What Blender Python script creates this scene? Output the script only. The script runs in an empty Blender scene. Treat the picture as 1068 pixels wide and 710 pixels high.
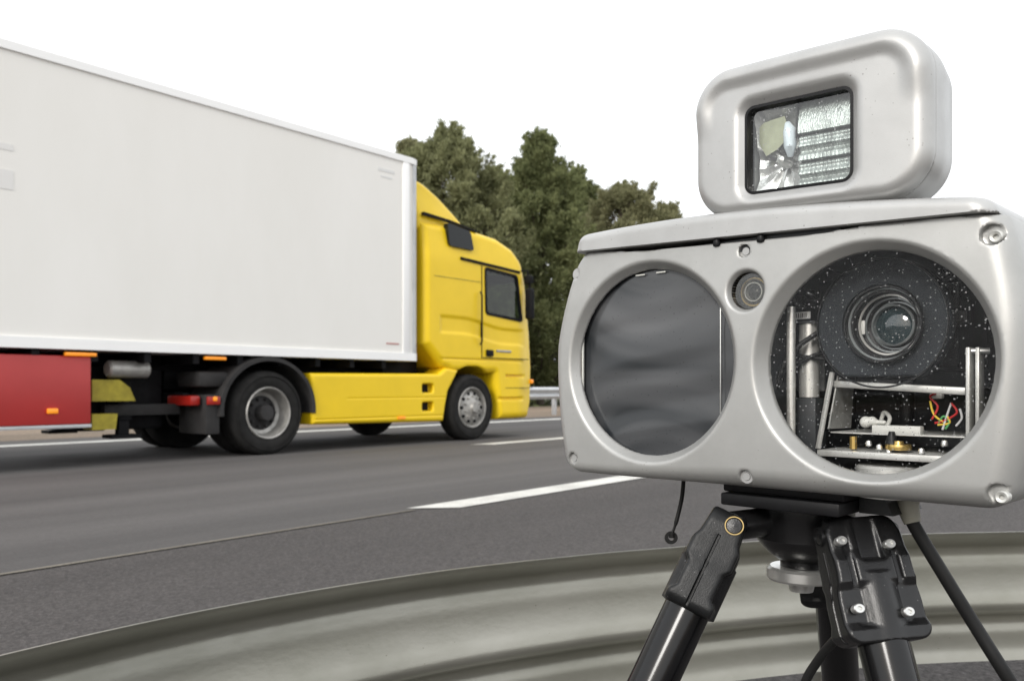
import bpy, bmesh, math, random
import numpy as np
from mathutils import Vector, Matrix
R = math.radians
random.seed(7)
rng = np.random.default_rng(7)
scn = bpy.context.scene

# ------------------------------------------------------------------ camera, world, sun, exposure
CAM_H, FOC = 0.8, 881.0
cd = bpy.data.cameras.new('camera'); cam = bpy.data.objects.new('camera', cd)
scn.collection.objects.link(cam); scn.camera = cam
cam.location = (0, 0, CAM_H); cam.rotation_euler = (R(90), 0, 0)
cd.sensor_width = 36; cd.lens = FOC/1068*36; cd.shift_y = 49/1068
cd.clip_start = 0.02; cd.clip_end = 4000
cd.dof.use_dof = True; cd.dof.focus_distance = 0.72; cd.dof.aperture_fstop = 15

SUN_EL, SUN_AZ = 27, 208      # azimuth the light comes from: behind the camera, a little to the left
w = bpy.data.worlds.new("World"); scn.world = w; w.use_nodes = True
nt = w.node_tree; bg = nt.nodes['Background']
sky = nt.nodes.new('ShaderNodeTexSky'); sky.sky_type = 'NISHITA'; sky.sun_disc = False
sky.sun_elevation = R(SUN_EL); sky.sun_rotation = R(SUN_AZ); sky.dust_density = 5; sky.air_density = 1.2
mx = nt.nodes.new('ShaderNodeMix'); mx.data_type = 'RGBA'; mx.inputs[0].default_value = .90
cl = nt.nodes.new('ShaderNodeCombineColor')   # even cloud deck
cl.inputs[0].default_value = 9.2; cl.inputs[1].default_value = 9.35; cl.inputs[2].default_value = 9.5
nt.links.new(sky.outputs[0], mx.inputs[6]); nt.links.new(cl.outputs[0], mx.inputs[7])
nt.links.new(mx.outputs[2], bg.inputs[0]); bg.inputs[1].default_value = .13

sl = bpy.data.lights.new('sun', 'SUN'); sl.energy = 1.5; sl.angle = R(16); sl.color = (1, .97, .93)
so = bpy.data.objects.new('sun', sl); scn.collection.objects.link(so)
az = R(SUN_AZ); sdir = Vector((math.sin(az)*math.cos(R(SUN_EL)), math.cos(az)*math.cos(R(SUN_EL)), math.sin(R(SUN_EL))))
so.rotation_euler = sdir.to_track_quat('Z', 'Y').to_euler()
scn.view_settings.view_transform = 'Standard'; scn.view_settings.look = 'None'
scn.view_settings.exposure = 0.40; scn.view_settings.gamma = 1; scn.view_settings.use_curve_mapping = False
scn.render.engine = 'CYCLES'
scn.cycles.max_bounces = 8; scn.cycles.transparent_max_bounces = 12
scn.cycles.caustics_reflective = False; scn.cycles.caustics_refractive = False

# ------------------------------------------------------------------ frames
RD, RN = Vector((.6307, .7760)), Vector((-.7760, .6307))      # road direction and its left normal
ROADROT = math.atan2(RD.y, RD.x)
def road(s, t, z=0): return (s*RD.x+t*RN.x, s*RD.y+t*RN.y, z)
SQ = math.sqrt(.5)
BOXO = Vector((.1828, .6657, .72))                            # speed camera: bottom centre of its front
def B(px, py, y):                                             # a point of the speed camera's own frame at depth y
    r = (px-534)/FOC; lam = (.6+y)/(SQ*r+SQ)
    return Vector((lam*(SQ*r-SQ)+.3415, y, lam*(404-py)/FOC+.08))
def W(px, py, Z): return Vector(((px-534)/FOC*Z, Z, CAM_H+(404-py)/FOC*Z))

# ------------------------------------------------------------------ mesh helpers
class MB:
    def __init__(s): s.v = []; s.f = []
    def add(s, vs, fs, M=None):
        o = len(s.v)
        if M is not None: vs = [M @ Vector(v) for v in vs]
        s.v += [tuple(v) for v in vs]; s.f += [tuple(i+o for i in f) for f in fs]; return s
    def box(s, c, size, bev=0, M=None, seg=2):
        bm = bmesh.new(); bmesh.ops.create_cube(bm, size=1)
        bmesh.ops.scale(bm, vec=size, verts=bm.verts)
        if bev: bmesh.ops.bevel(bm, geom=bm.edges[:], offset=bev, segments=seg, profile=.5, affect='EDGES')
        bm.verts.index_update()
        T = Matrix.Translation(c); T = T if M is None else T @ M
        s.add([v.co for v in bm.verts], [[v.index for v in f.verts] for f in bm.faces], T); bm.free(); return s
    def bb(s, a, b, bev=0):                      # box from corner to corner
        a, b = Vector(a), Vector(b); return s.box((a+b)/2, tuple(abs(x) for x in (b-a)), bev)
    def lathe(s, prof, M=None, n=48):            # prof: (radius, height) along local z
        vs, fs = [], []
        for r, z in prof:
            for k in range(n): a = 2*math.pi*k/n; vs.append((r*math.cos(a), r*math.sin(a), z))
        for i in range(len(prof)-1):
            for k in range(n): fs.append((i*n+k, i*n+(k+1) % n, (i+1)*n+(k+1) % n, (i+1)*n+k))
        if prof[0][0] > 1e-6: fs.append(tuple(range(n-1, -1, -1))) if s_cap else None
        if prof[-1][0] > 1e-6 and s_cap: fs.append(tuple((len(prof)-1)*n+k for k in range(n)))
        return s.add(vs, fs, M)
    def ring(s, prof, M=None, n=48):             # closed profile torus-like
        vs, fs = [], []; m = len(prof)
        for r, z in prof:
            for k in range(n): a = 2*math.pi*k/n; vs.append((r*math.cos(a), r*math.sin(a), z))
        for i in range(m):
            j = (i+1) % m
            for k in range(n): fs.append((i*n+k, i*n+(k+1) % n, j*n+(k+1) % n, j*n+k))
        return s.add(vs, fs, M)
    def tube(s, pts, rad, n=12):
        pts = [Vector(p) for p in pts]; rs = rad if isinstance(rad, (list, tuple)) else [rad]*len(pts)
        vs, fs = [], []; up = None
        for i, p in enumerate(pts):
            t = (pts[min(i+1, len(pts)-1)]-pts[max(i-1, 0)]).normalized()
            if up is None: up = t.orthogonal().normalized()
            up = (up-t*up.dot(t)).normalized(); b = t.cross(up)
            for k in range(n):
                a = 2*math.pi*k/n; vs.append(p+(up*math.cos(a)+b*math.sin(a))*rs[i])
        for i in range(len(pts)-1):
            for k in range(n): fs.append((i*n+k, i*n+(k+1) % n, (i+1)*n+(k+1) % n, (i+1)*n+k))
        fs.append(tuple(range(n-1, -1, -1))); fs.append(tuple((len(pts)-1)*n+k for k in range(n)))
        return s.add(vs, fs)
    def prism(s, poly, h0, h1, M=None):          # poly in xz, thickness along y
        n = len(poly); vs = [(x, h0, z) for x, z in poly]+[(x, h1, z) for x, z in poly]
        fs = [tuple(range(n)), tuple(range(2*n-1, n-1, -1))]+[(i, (i+1) % n, n+(i+1) % n, n+i) for i in range(n)]
        return s.add(vs, fs, M)
    def build(s, name, m, parent=None, smooth=35, fix=True, split=False):
        if split:                                # every loose piece an object of its own
            par = list(range(len(s.v)))
            def fd(a):
                while par[a] != a: par[a] = par[par[a]]; a = par[a]
                return a
            for f in s.f:
                for q in f[1:]: par[fd(q)] = fd(f[0])
            gr = {}
            for f in s.f: gr.setdefault(fd(f[0]), []).append(f)
            out = []
            for fl_ in gr.values():
                ids = sorted({i for f in fl_ for i in f}); ix = {v: k for k, v in enumerate(ids)}
                out.append(mk(name, [s.v[i] for i in ids], [tuple(ix[i] for i in f) for f in fl_], m, parent, smooth, fix))
            return out
        return mk(name, s.v, s.f, m, parent, smooth, fix)
s_cap = True

def mk(name, vs, fs, m, parent=None, smooth=35, fix=True):
    me = bpy.data.meshes.new(name); me.from_pydata([tuple(v) for v in vs], [], [tuple(f) for f in fs])
    if fix:
        bm = bmesh.new(); bm.from_mesh(me); bmesh.ops.recalc_face_normals(bm, faces=bm.faces); bm.to_mesh(me); bm.free()
    o = bpy.data.objects.new(name, me); scn.collection.objects.link(o)
    if m: me.materials.append(m)
    if parent: o.parent = parent
    if smooth:
        me.polygons.foreach_set('use_smooth', [True]*len(me.polygons))
        if smooth < 180:
            try: me.set_sharp_from_angle(angle=R(smooth))
            except Exception: pass
    return o
def tag(o, label=None, cat=None, group=None, kind=None):
    if label: o['label'] = label
    if cat: o['category'] = cat
    if group: o['group'] = group
    if kind: o['kind'] = kind
    return o
def empty(name, loc, rz, label, cat, group=None):
    o = bpy.data.objects.new(name, None); scn.collection.objects.link(o)
    o.location = loc; o.rotation_euler = (0, 0, rz); o.empty_display_size = .1
    return tag(o, label, cat, group)

def surf(fn, xs, ys, zs, name, m, parent, scale=1.0, newton=2, smooth=180, post=None):
    """closed surface fn = 0 on a grid (surface nets), one mesh"""
    xs, ys, zs = [np.asarray(a, np.float32) for a in (xs, ys, zs)]
    X, Y, Z = np.meshgrid(xs, ys, zs, indexing='ij')
    V = fn(X, Y, Z).astype(np.float32); del X, Y, Z
    ins = V < 0
    sh = tuple(n-1 for n in V.shape)
    cnt = np.zeros(sh, np.int8)
    for a in (0, 1):
        for b in (0, 1):
            for c in (0, 1): cnt += ins[a:sh[0]+a, b:sh[1]+b, c:sh[2]+c]
    act = (cnt > 0) & (cnt < 8); idx = np.full(sh, -1, np.int64); I, J, K = np.nonzero(act)
    idx[I, J, K] = np.arange(len(I))
    acc = np.zeros((len(I), 3)); num = np.zeros(len(I))
    G = (xs, ys, zs); cr = [(a, b, c) for a in (0, 1) for b in (0, 1) for c in (0, 1)]
    for p in cr:
        for ax in range(3):
            if p[ax]: continue
            q = list(p); q[ax] = 1
            vp = V[I+p[0], J+p[1], K+p[2]]; vq = V[I+q[0], J+q[1], K+q[2]]
            s = (vp < 0) != (vq < 0); t = np.where(s, vp/np.where(s, vp-vq, 1), 0)
            P = [G[k][(I, J, K)[k]+p[k]] for k in range(3)]; Q = G[ax][(I, J, K)[ax]+1]
            for k in range(3):
                val = P[k]+(t*(Q-P[k]) if k == ax else 0); acc[:, k] += np.where(s, val, 0)
            num += s
    pos = acc/num[:, None]
    hh = float(min(np.min(np.diff(g)) for g in G))
    for _ in range(newton):
        e = hh*.2; x, y, z = pos.T; d0 = fn(x, y, z)
        g = np.stack([fn(x+e, y, z)-fn(x-e, y, z), fn(x, y+e, z)-fn(x, y-e, z), fn(x, y, z+e)-fn(x, y, z-e)], 1)/(2*e)
        st = -(d0/np.maximum((g**2).sum(1), .2))[:, None]*g; ln = np.linalg.norm(st, axis=1, keepdims=True)
        pos = pos+st*np.minimum(1, .5*hh/np.maximum(ln, 1e-9))
    if post: pos = post(pos)
    F = []
    for ax in range(3):
        sl0 = [slice(None)]*3; sl1 = [slice(None)]*3; sl0[ax] = slice(0, -1); sl1[ax] = slice(1, None)
        a, b = ins[tuple(sl0)], ins[tuple(sl1)]; ch = a != b
        i, j, k = np.nonzero(ch); o1, o2 = [(1, 2), (2, 0), (0, 1)][ax]
        c = [i, j, k]; ok = (c[o1] > 0) & (c[o2] > 0) & (c[o1] < V.shape[o1]-1) & (c[o2] < V.shape[o2]-1)
        c = [q[ok] for q in c]; flip = ~a[tuple(c)]
        def at(d1, d2):
            r = list(c); r[o1] = r[o1]-d1; r[o2] = r[o2]-d2; return idx[tuple(r)]
        q = np.stack([at(1, 1), at(0, 1), at(0, 0), at(1, 0)], 1)
        q[flip] = q[flip][:, ::-1]; F.append(q)
    F = np.concatenate(F); F = F[(F >= 0).all(1)]
    return mk(name, (pos*scale).tolist(), F.tolist(), m, parent, smooth, False)

def ss(a, b, x): t = np.clip((x-a)/(b-a), 0, 1); return t*t*(3-2*t)
def smax(a, b, k): h = np.clip(.5-.5*(b-a)/k, 0, 1); return b*(1-h)+a*h+k*h*(1-h)
def smin(a, b, k): return -smax(-a, -b, k)
def rrect(x, z, hx, hz, r):
    qx, qz = np.abs(x)-hx+r, np.abs(z)-hz+r
    return np.minimum(np.maximum(qx, qz), 0)+np.hypot(np.maximum(qx, 0), np.maximum(qz, 0))-r
def rext(d2, dy, r):
    a, b = d2+r, dy+r
    return np.minimum(np.maximum(a, b), 0)+np.hypot(np.maximum(a, 0), np.maximum(b, 0))-r
def sbox(x, y, z, lo, hi, r=0):
    q = [np.abs(v-(l+h)/2)-(h-l)/2+r for v, l, h in zip((x, y, z), lo, hi)]
    return np.minimum(np.maximum(q[0], np.maximum(q[1], q[2])), 0)+np.sqrt(sum(np.maximum(a, 0)**2 for a in q))-r
def spoly(x, z, P):
    d = np.full(np.shape(x), 1e9); s = np.ones(np.shape(x)); n = len(P)
    for i in range(n):
        a, b = P[i], P[i-1]; ex, ez = b[0]-a[0], b[1]-a[1]; wx, wz = x-a[0], z-a[1]
        t = np.clip((wx*ex+wz*ez)/(ex*ex+ez*ez), 0, 1); d = np.minimum(d, (wx-ex*t)**2+(wz-ez*t)**2)
        c1, c2, c3 = z >= a[1], z < b[1], ex*wz > ez*wx
        s = np.where((c1 & c2 & c3) | (~c1 & ~c2 & ~c3), -s, s)
    return s*np.sqrt(d)

# ------------------------------------------------------------------ materials
def mat(name, col, rough=.5, metal=0, var=.0, vs=5, bump=0, bs=200, col2=None, spec=.5, coat=0, stretch=None, dist=.001, speck=None):
    m = bpy.data.materials.new(name); m.use_nodes = True; N = m.node_tree.nodes; L = m.node_tree.links
    p = N['Principled BSDF']; p.inputs['Roughness'].default_value = rough; p.inputs['Metallic'].default_value = metal
    p.inputs['Specular IOR Level'].default_value = spec; p.inputs['Coat Weight'].default_value = coat
    p.inputs['Base Color'].default_value = (*col, 1)
    tc = N.new('ShaderNodeTexCoord'); src = tc.outputs['Object']
    if stretch:
        mp = N.new('ShaderNodeMapping'); mp.inputs['Scale'].default_value = stretch; L.new(src, mp.inputs[0]); src = mp.outputs[0]
    out = None
    if var or col2:
        n = N.new('ShaderNodeTexNoise'); n.inputs['Scale'].default_value = vs; n.inputs['Detail'].default_value = 7; n.inputs['Roughness'].default_value = .65
        L.new(src, n.inputs[0])
        cr = N.new('ShaderNodeValToRGB'); cr.color_ramp.elements[0].position = .32; cr.color_ramp.elements[1].position = .68
        c2 = col2 or tuple(c*(1-var) for c in col); c1 = col if col2 else tuple(min(1, c*(1+var)) for c in col)
        cr.color_ramp.elements[0].color = (*c2, 1); cr.color_ramp.elements[1].color = (*c1, 1)
        L.new(n.outputs[0], cr.inputs[0]); out = cr.outputs[0]
        rm = N.new('ShaderNodeMapRange'); rm.inputs[3].default_value = min(1, rough*1.25); rm.inputs[4].default_value = rough*.8
        L.new(n.outputs[0], rm.inputs[0]); L.new(rm.outputs[0], p.inputs['Roughness'])
    if speck:      # small chips and dirt: (scale, size, colour, amount)
        sc, size, sc_col, amt = speck
        v = N.new('ShaderNodeTexVoronoi'); v.inputs['Scale'].default_value = sc; L.new(tc.outputs['Object'], v.inputs[0])
        n2 = N.new('ShaderNodeTexNoise'); n2.inputs['Scale'].default_value = sc*.12; n2.inputs['Detail'].default_value = 3; L.new(tc.outputs['Object'], n2.inputs[0])
        n3 = N.new('ShaderNodeTexNoise'); n3.inputs['Scale'].default_value = sc*2.5; L.new(tc.outputs['Object'], n3.inputs[0])
        th = N.new('ShaderNodeMath'); th.operation = 'MULTIPLY_ADD'; th.inputs[1].default_value = size*3.2; th.inputs[2].default_value = -size*3.2*(.62-amt)
        L.new(n2.outputs[0], th.inputs[0])
        ad = N.new('ShaderNodeMath'); ad.operation = 'MULTIPLY_ADD'; ad.inputs[1].default_value = size*1.2; L.new(n3.outputs[0], ad.inputs[0]); L.new(th.outputs[0], ad.inputs[2])
        lt = N.new('ShaderNodeMath'); lt.operation = 'LESS_THAN'; L.new(v.outputs['Distance'], lt.inputs[0]); L.new(ad.outputs[0], lt.inputs[1])
        mm = N.new('ShaderNodeMix'); mm.data_type = 'RGBA'; L.new(lt.outputs[0], mm.inputs[0])
        if out: L.new(out, mm.inputs[6])
        else: mm.inputs[6].default_value = (*col, 1)
        mm.inputs[7].default_value = (*sc_col, 1); out = mm.outputs[2]
    if out: L.new(out, p.inputs['Base Color'])
    if bump:
        n = N.new('ShaderNodeTexNoise'); n.inputs['Scale'].default_value = bs; n.inputs['Detail'].default_value = 4; L.new(src, n.inputs[0])
        b = N.new('ShaderNodeBump'); b.inputs['Strength'].default_value = bump; b.inputs['Distance'].default_value = dist
        L.new(n.outputs[0], b.inputs['Height']); L.new(b.outputs[0], p.inputs['Normal'])
    return m
def emit(name, col, st, base=None):
    m = mat(name, base or col, .3); p = m.node_tree.nodes['Principled BSDF']
    p.inputs['Emission Color'].default_value = (*col, 1); p.inputs['Emission Strength'].default_value = st; return m
def glass(name, tint=(.9, .9, .9), refl=1.0, drops=None, rough=.01):
    m = bpy.data.materials.new(name); m.use_nodes = True; N = m.node_tree.nodes; L = m.node_tree.links
    N.remove(N['Principled BSDF']); out = N['Material Output']
    t = N.new('ShaderNodeBsdfTransparent'); t.inputs[0].default_value = (*tint, 1)
    g = N.new('ShaderNodeBsdfGlossy'); g.inputs['Roughness'].default_value = rough
    lw = N.new('ShaderNodeLayerWeight'); lw.inputs[0].default_value = .5
    pw = N.new('ShaderNodeMath'); pw.operation = 'POWER'; pw.inputs[1].default_value = 4; L.new(lw.outputs['Facing'], pw.inputs[0])
    ml = N.new('ShaderNodeMath'); ml.operation = 'MULTIPLY_ADD'; ml.inputs[1].default_value = .95*refl; ml.inputs[2].default_value = .07*refl; ml.use_clamp = True; L.new(pw.outputs[0], ml.inputs[0])
    mxs = N.new('ShaderNodeMixShader'); L.new(ml.outputs[0], mxs.inputs[0]); L.new(t.outputs[0], mxs.inputs[1]); L.new(g.outputs[0], mxs.inputs[2])
    last = mxs.outputs[0]
    if drops:
        tc = N.new('ShaderNodeTexCoord')
        for sc, size, keep in drops:
            v = N.new('ShaderNodeTexVoronoi'); v.inputs['Scale'].default_value = sc; L.new(tc.outputs['Object'], v.inputs[0])
            sp = N.new('ShaderNodeSeparateColor'); L.new(v.outputs['Color'], sp.inputs[0])
            rr = N.new('ShaderNodeMath'); rr.operation = 'MULTIPLY'; rr.inputs[1].default_value = size; L.new(sp.outputs[0], rr.inputs[0])
            lt = N.new('ShaderNodeMath'); lt.operation = 'LESS_THAN'; L.new(v.outputs['Distance'], lt.inputs[0]); L.new(rr.outputs[0], lt.inputs[1])
            kp = N.new('ShaderNodeMath'); kp.operation = 'LESS_THAN'; kp.inputs[1].default_value = keep; L.new(sp.outputs[1], kp.inputs[0])
            an = N.new('ShaderNodeMath'); an.operation = 'MULTIPLY'; L.new(lt.outputs[0], an.inputs[0]); L.new(kp.outputs[0], an.inputs[1])
            am = N.new('ShaderNodeMath'); am.operation = 'MULTIPLY'; am.inputs[1].default_value = .5; L.new(an.outputs[0], am.inputs[0])
            d = N.new('ShaderNodeBsdfPrincipled'); d.inputs['Base Color'].default_value = (.42, .43, .43, 1); d.inputs['Roughness'].default_value = .25
            m2 = N.new('ShaderNodeMixShader'); L.new(am.outputs[0], m2.inputs[0]); L.new(last, m2.inputs[1]); L.new(d.outputs[0], m2.inputs[2]); last = m2.outputs[0]
    L.new(last, out.inputs[0]); return m

M = dict(
 silver=mat('silver_paint', (.42, .42, .407), .43, .55, .09, 14, .13, 1300, dist=.0005, spec=.4, speck=(230, .12, (.27, .26, .24), .04)),
 silver_top=mat('silver_paint_worn', (.445, .445, .437), .42, .55, .09, 12, .12, 1300, dist=.0005, spec=.4, speck=(240, .15, (.27, .26, .25), .05)),
 dark=mat('dark_liner', (.030, .033, .036), .55, 0, .2, 10),
 black=mat('black_plastic', (.009, .009, .010), .4, 0, .25, 30, .25, 900, dist=.0003, spec=.22),
 cast=mat('black_casting', (.009, .009, .0095), .24, 0, .3, 40, .5, 900, dist=.0004, spec=.45, speck=(160, .10, (.12, .12, .12), -.02)),
 castg=mat('grey_black_casting', (.013, .0135, .014), .36, 0, .3, 40, .7, 900, dist=.0004, spec=.28, speck=(160, .12, (.16, .16, .16), .0)),
 tubeb=mat('black_tube', (.005, .005, .0055), .15, 0, .2, 30, spec=.4),
 rubber=mat('rubber', (.011, .011, .011), .5, 0, .2, 30, spec=.22),
 steel=mat('steel', (.66, .65, .61), .3, .6, .1, 30),
 alu=mat('aluminium', (.60, .60, .57), .42, .45, .15, 60, .2, 300, dist=.0003),
 screw=mat('screw_metal', (.68, .68, .66), .3, .8, .1, 60),
 brass=mat('brass', (.60, .42, .14), .3, .8, .1, 50), brassd=mat('dull_brass', (.30, .22, .09), .35, .7, .3, 90),
 lensring=mat('lens_ring', (.26, .28, .28), .3, .4),
 chrome=mat('chrome', (.88, .89, .88), .06, 1, bump=.35, bs=60, dist=.002),
 wpl=mat('white_plastic', (.62, .62, .58), .45),
 galv=mat('galvanised_steel', (.33, .322, .285), .40, .6, vs=2.2, col2=(.235, .232, .195), bump=.22, bs=70, stretch=(1, 1, 2.0), dist=.002, speck=(46, .07, (.13, .12, .095), .03)),
 galv2=mat('clean_galvanised_steel', (.50, .51, .52), .45, .3, .1, 3),
 yellow=mat('yellow_paint', (.80, .55, .010), .35, 0, .04, 2, spec=.4),
 oliveyellow=mat('olive_yellow_paint', (.33, .27, .02), .6, 0, .4, 5),  # darker olive yellow for the side guards and a cab seam
 interior=mat('cab_interior', (.05, .052, .055), .7),
 white=mat('white_paint', (.88, .88, .87), .35, 0, .02, 2),
 panel=mat('white_panel', (.81, .795, .76), .45, 0, vs=.9, col2=(.775, .76, .72), stretch=(1, 1, .35)),
 red=mat('red_paint', (.42, .030, .028), .4, 0, .06, 2),
 tyre=mat('tyre', (.020, .0195, .019), .8, 0, .25, 8, .4, 60, dist=.004, spec=.12),
 chassis=mat('chassis', (.008, .008, .009), .6, 0, .4, 5, spec=.12),
 guard=mat('mudguard', (.034, .033, .033), .6, 0, .25, 4, spec=.15),
 rim=mat('rim', (.36, .35, .33), .45, .5, .25, 8),
 rimd=mat('dirty_rim', (.34, .33, .31), .5, .4, .3, 6),
 glassd=mat('dark_glass', (.008, .010, .011), .06, 0, spec=.3),
 cabglass=mat('cab_glass', (.035, .045, .042), .06, 0, .5, 3, spec=.5),
 orange=emit('orange_lamp', (1, .30, .01), .3, (.7, .25, .02)), redl=emit('red_lamp', (.5, .02, .01), .04, (.30, .015, .01)),
 label=mat('label_paper', (.7, .7, .68), .6), wire_r=mat('wire_red', (.5, .03, .03), .4), wire_y=mat('wire_yellow', (.7, .5, .05), .4),
 wire_g=mat('wire_green', (.1, .35, .12), .4), wire_w=mat('wire_white', (.6, .6, .6), .4), bluegrey=mat('hood_black', (.026, .030, .034), .6, 0, .2, 20, spec=.15),
)

# ------------------------------------------------------------------ ground, road
def sheet(name, s0, s1, t0, t1, z, m, label):
    o = mk(name, [road(s0, t0, z), road(s1, t0, z), road(s1, t1, z), road(s0, t1, z)], [(0, 1, 2, 3)], m, None, 0)
    return tag(o, label, kind='structure')
def ground_mat(name, ca, cb, sc, rough=.9, grain=(90, .35), bump=.5, bsc=120, dist=.01, st=None, cc=None):
    m = bpy.data.materials.new(name); m.use_nodes = True; N = m.node_tree.nodes; L = m.node_tree.links; p = N['Principled BSDF']
    tc = N.new('ShaderNodeTexCoord'); rot = N.new('ShaderNodeMapping'); rot.inputs['Rotation'].default_value = (0, 0, -ROADROT); L.new(tc.outputs['Object'], rot.inputs[0])
    mp = N.new('ShaderNodeMapping'); mp.inputs['Scale'].default_value = st or (.12, 1, 1); L.new(rot.outputs[0], mp.inputs[0])
    n1 = N.new('ShaderNodeTexNoise'); n1.inputs['Scale'].default_value = sc; n1.inputs['Detail'].default_value = 5; L.new(mp.outputs[0], n1.inputs[0])
    r1 = N.new('ShaderNodeValToRGB'); r1.color_ramp.elements[0].position = .35; r1.color_ramp.elements[1].position = .65
    r1.color_ramp.elements[0].color = (*ca, 1); r1.color_ramp.elements[1].color = (*cb, 1); L.new(n1.outputs[0], r1.inputs[0])
    n2 = N.new('ShaderNodeTexNoise'); n2.inputs['Scale'].default_value = grain[0]; n2.inputs['Detail'].default_value = 3; n2.inputs['Roughness'].default_value = .8; L.new(rot.outputs[0], n2.inputs[0])
    r2 = N.new('ShaderNodeValToRGB'); a, b = 1-grain[1], 1+grain[1]
    r2.color_ramp.elements[0].position = .38; r2.color_ramp.elements[1].position = .64
    r2.color_ramp.elements[0].color = (a, a, a, 1); r2.color_ramp.elements[1].color = (b, b, b, 1); L.new(n2.outputs[0], r2.inputs[0])
    mm = N.new('ShaderNodeMix'); mm.data_type = 'RGBA'; mm.blend_type = 'MULTIPLY'; mm.inputs[0].default_value = 1
    L.new(r1.outputs[0], mm.inputs[6]); L.new(r2.outputs[0], mm.inputs[7])
    last = mm.outputs[2]
    if cc:      # scattered light stones
        v = N.new('ShaderNodeTexVoronoi'); v.inputs['Scale'].default_value = 55; L.new(rot.outputs[0], v.inputs[0])
        sp = N.new('ShaderNodeSeparateColor'); L.new(v.outputs['Color'], sp.inputs[0])
        k = N.new('ShaderNodeMath'); k.operation = 'LESS_THAN'; k.inputs[1].default_value = .13; L.new(sp.outputs[0], k.inputs[0])
        k2 = N.new('ShaderNodeMath'); k2.operation = 'LESS_THAN'; k2.inputs[1].default_value = .30; L.new(v.outputs['Distance'], k2.inputs[0])
        k3 = N.new('ShaderNodeMath'); k3.operation = 'MULTIPLY'; L.new(k.outputs[0], k3.inputs[0]); L.new(k2.outputs[0], k3.inputs[1])
        m3 = N.new('ShaderNodeMix'); m3.data_type = 'RGBA'; L.new(k3.outputs[0], m3.inputs[0]); L.new(last, m3.inputs[6]); m3.inputs[7].default_value = (*cc, 1); last = m3.outputs[2]
    L.new(last, p.inputs['Base Color']); p.inputs['Roughness'].default_value = rough; p.inputs['Specular IOR Level'].default_value = .3
    b_ = N.new('ShaderNodeBump'); b_.inputs['Strength'].default_value = bump; b_.inputs['Distance'].default_value = dist
    n3 = N.new('ShaderNodeTexNoise'); n3.inputs['Scale'].default_value = bsc; n3.inputs['Detail'].default_value = 3; L.new(rot.outputs[0], n3.inputs[0])
    L.new(n3.outputs[0], b_.inputs['Height']); L.new(b_.outputs[0], p.inputs['Normal']); return m
g_dirt = ground_mat('earth', (.17, .135, .10), (.26, .20, .15), .8, grain=(14, .25))
g_lane = ground_mat('lane_asphalt', (.072, .068, .0665), (.106, .0995, .097), 1.3, grain=(60, .12), bump=.25, st=(.035, 1, 1))
g_shld = ground_mat('shoulder_asphalt', (.056, .0515, .050), (.074, .0675, .065), 1.2, grain=(70, .38), bump=.7, bsc=70, cc=(.105, .095, .095))
g_paint = ground_mat('road_paint', (.50, .49, .46), (.66, .65, .61), 3, grain=(60, .12), rough=.7, bump=.2, st=(1, 1, 1))
g_seam = ground_mat('worn_seam', (.12, .11, .092), (.21, .19, .155), 6, grain=(50, .2), bump=.05)
g_grass = ground_mat('grass', (.045, .055, .02), (.085, .085, .035), .8, grain=(10, .4))
sheet('ground', -900, 1500, -900, 1500, 0, g_dirt, 'pale brown earth around the motorway')
sheet('lane_surface', -300, 900, 3.95, 13.7, .008, g_lane, 'smooth grey asphalt of the two traffic lanes')
sheet('hard_shoulder', -300, 900, -6, 3.95, .006, g_shld, 'coarse darker asphalt strip beside the near guardrail')
sheet('verge', -300, 900, 21.5, 60, .006, g_grass, 'dark grass beyond the far guardrail')
for i, (a, b) in enumerate([(4.0-24, 4.0-12.1), (3.85, 9.6), (16.0, 22), (28.2, 34.2), (40.4, 46.4), (52.6, 58.6)]):
    q = [road(a+.25, 3.77, .012), road(b, 3.77, .012), road(b, 4.02, .012), road(a, 4.02, .012)]
    tag(mk('lane_marking', q, [(0, 1, 2, 3)], g_paint, None, 0), kind='structure')
for i, (a, b) in enumerate([(8.72, 14.9), (20.6, 26.7), (32.8, 38.9), (45, 51), (57, 63)]):
    q = [road(a+.2, 7.58, .012), road(b, 7.58, .012), road(b, 7.84, .012), road(a, 7.84, .012)]
    tag(mk('lane_marking', q, [(0, 1, 2, 3)], g_paint, None, 0), kind='structure')
sheet('edge_line', -300, 900, 12.3, 12.72, .012, g_paint, 'solid white line along the far edge of the road')
sheet('road_seam', -300, 3.85, 3.918, 3.946, .012, g_seam, 'thin worn seam continuing the white dash')

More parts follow.
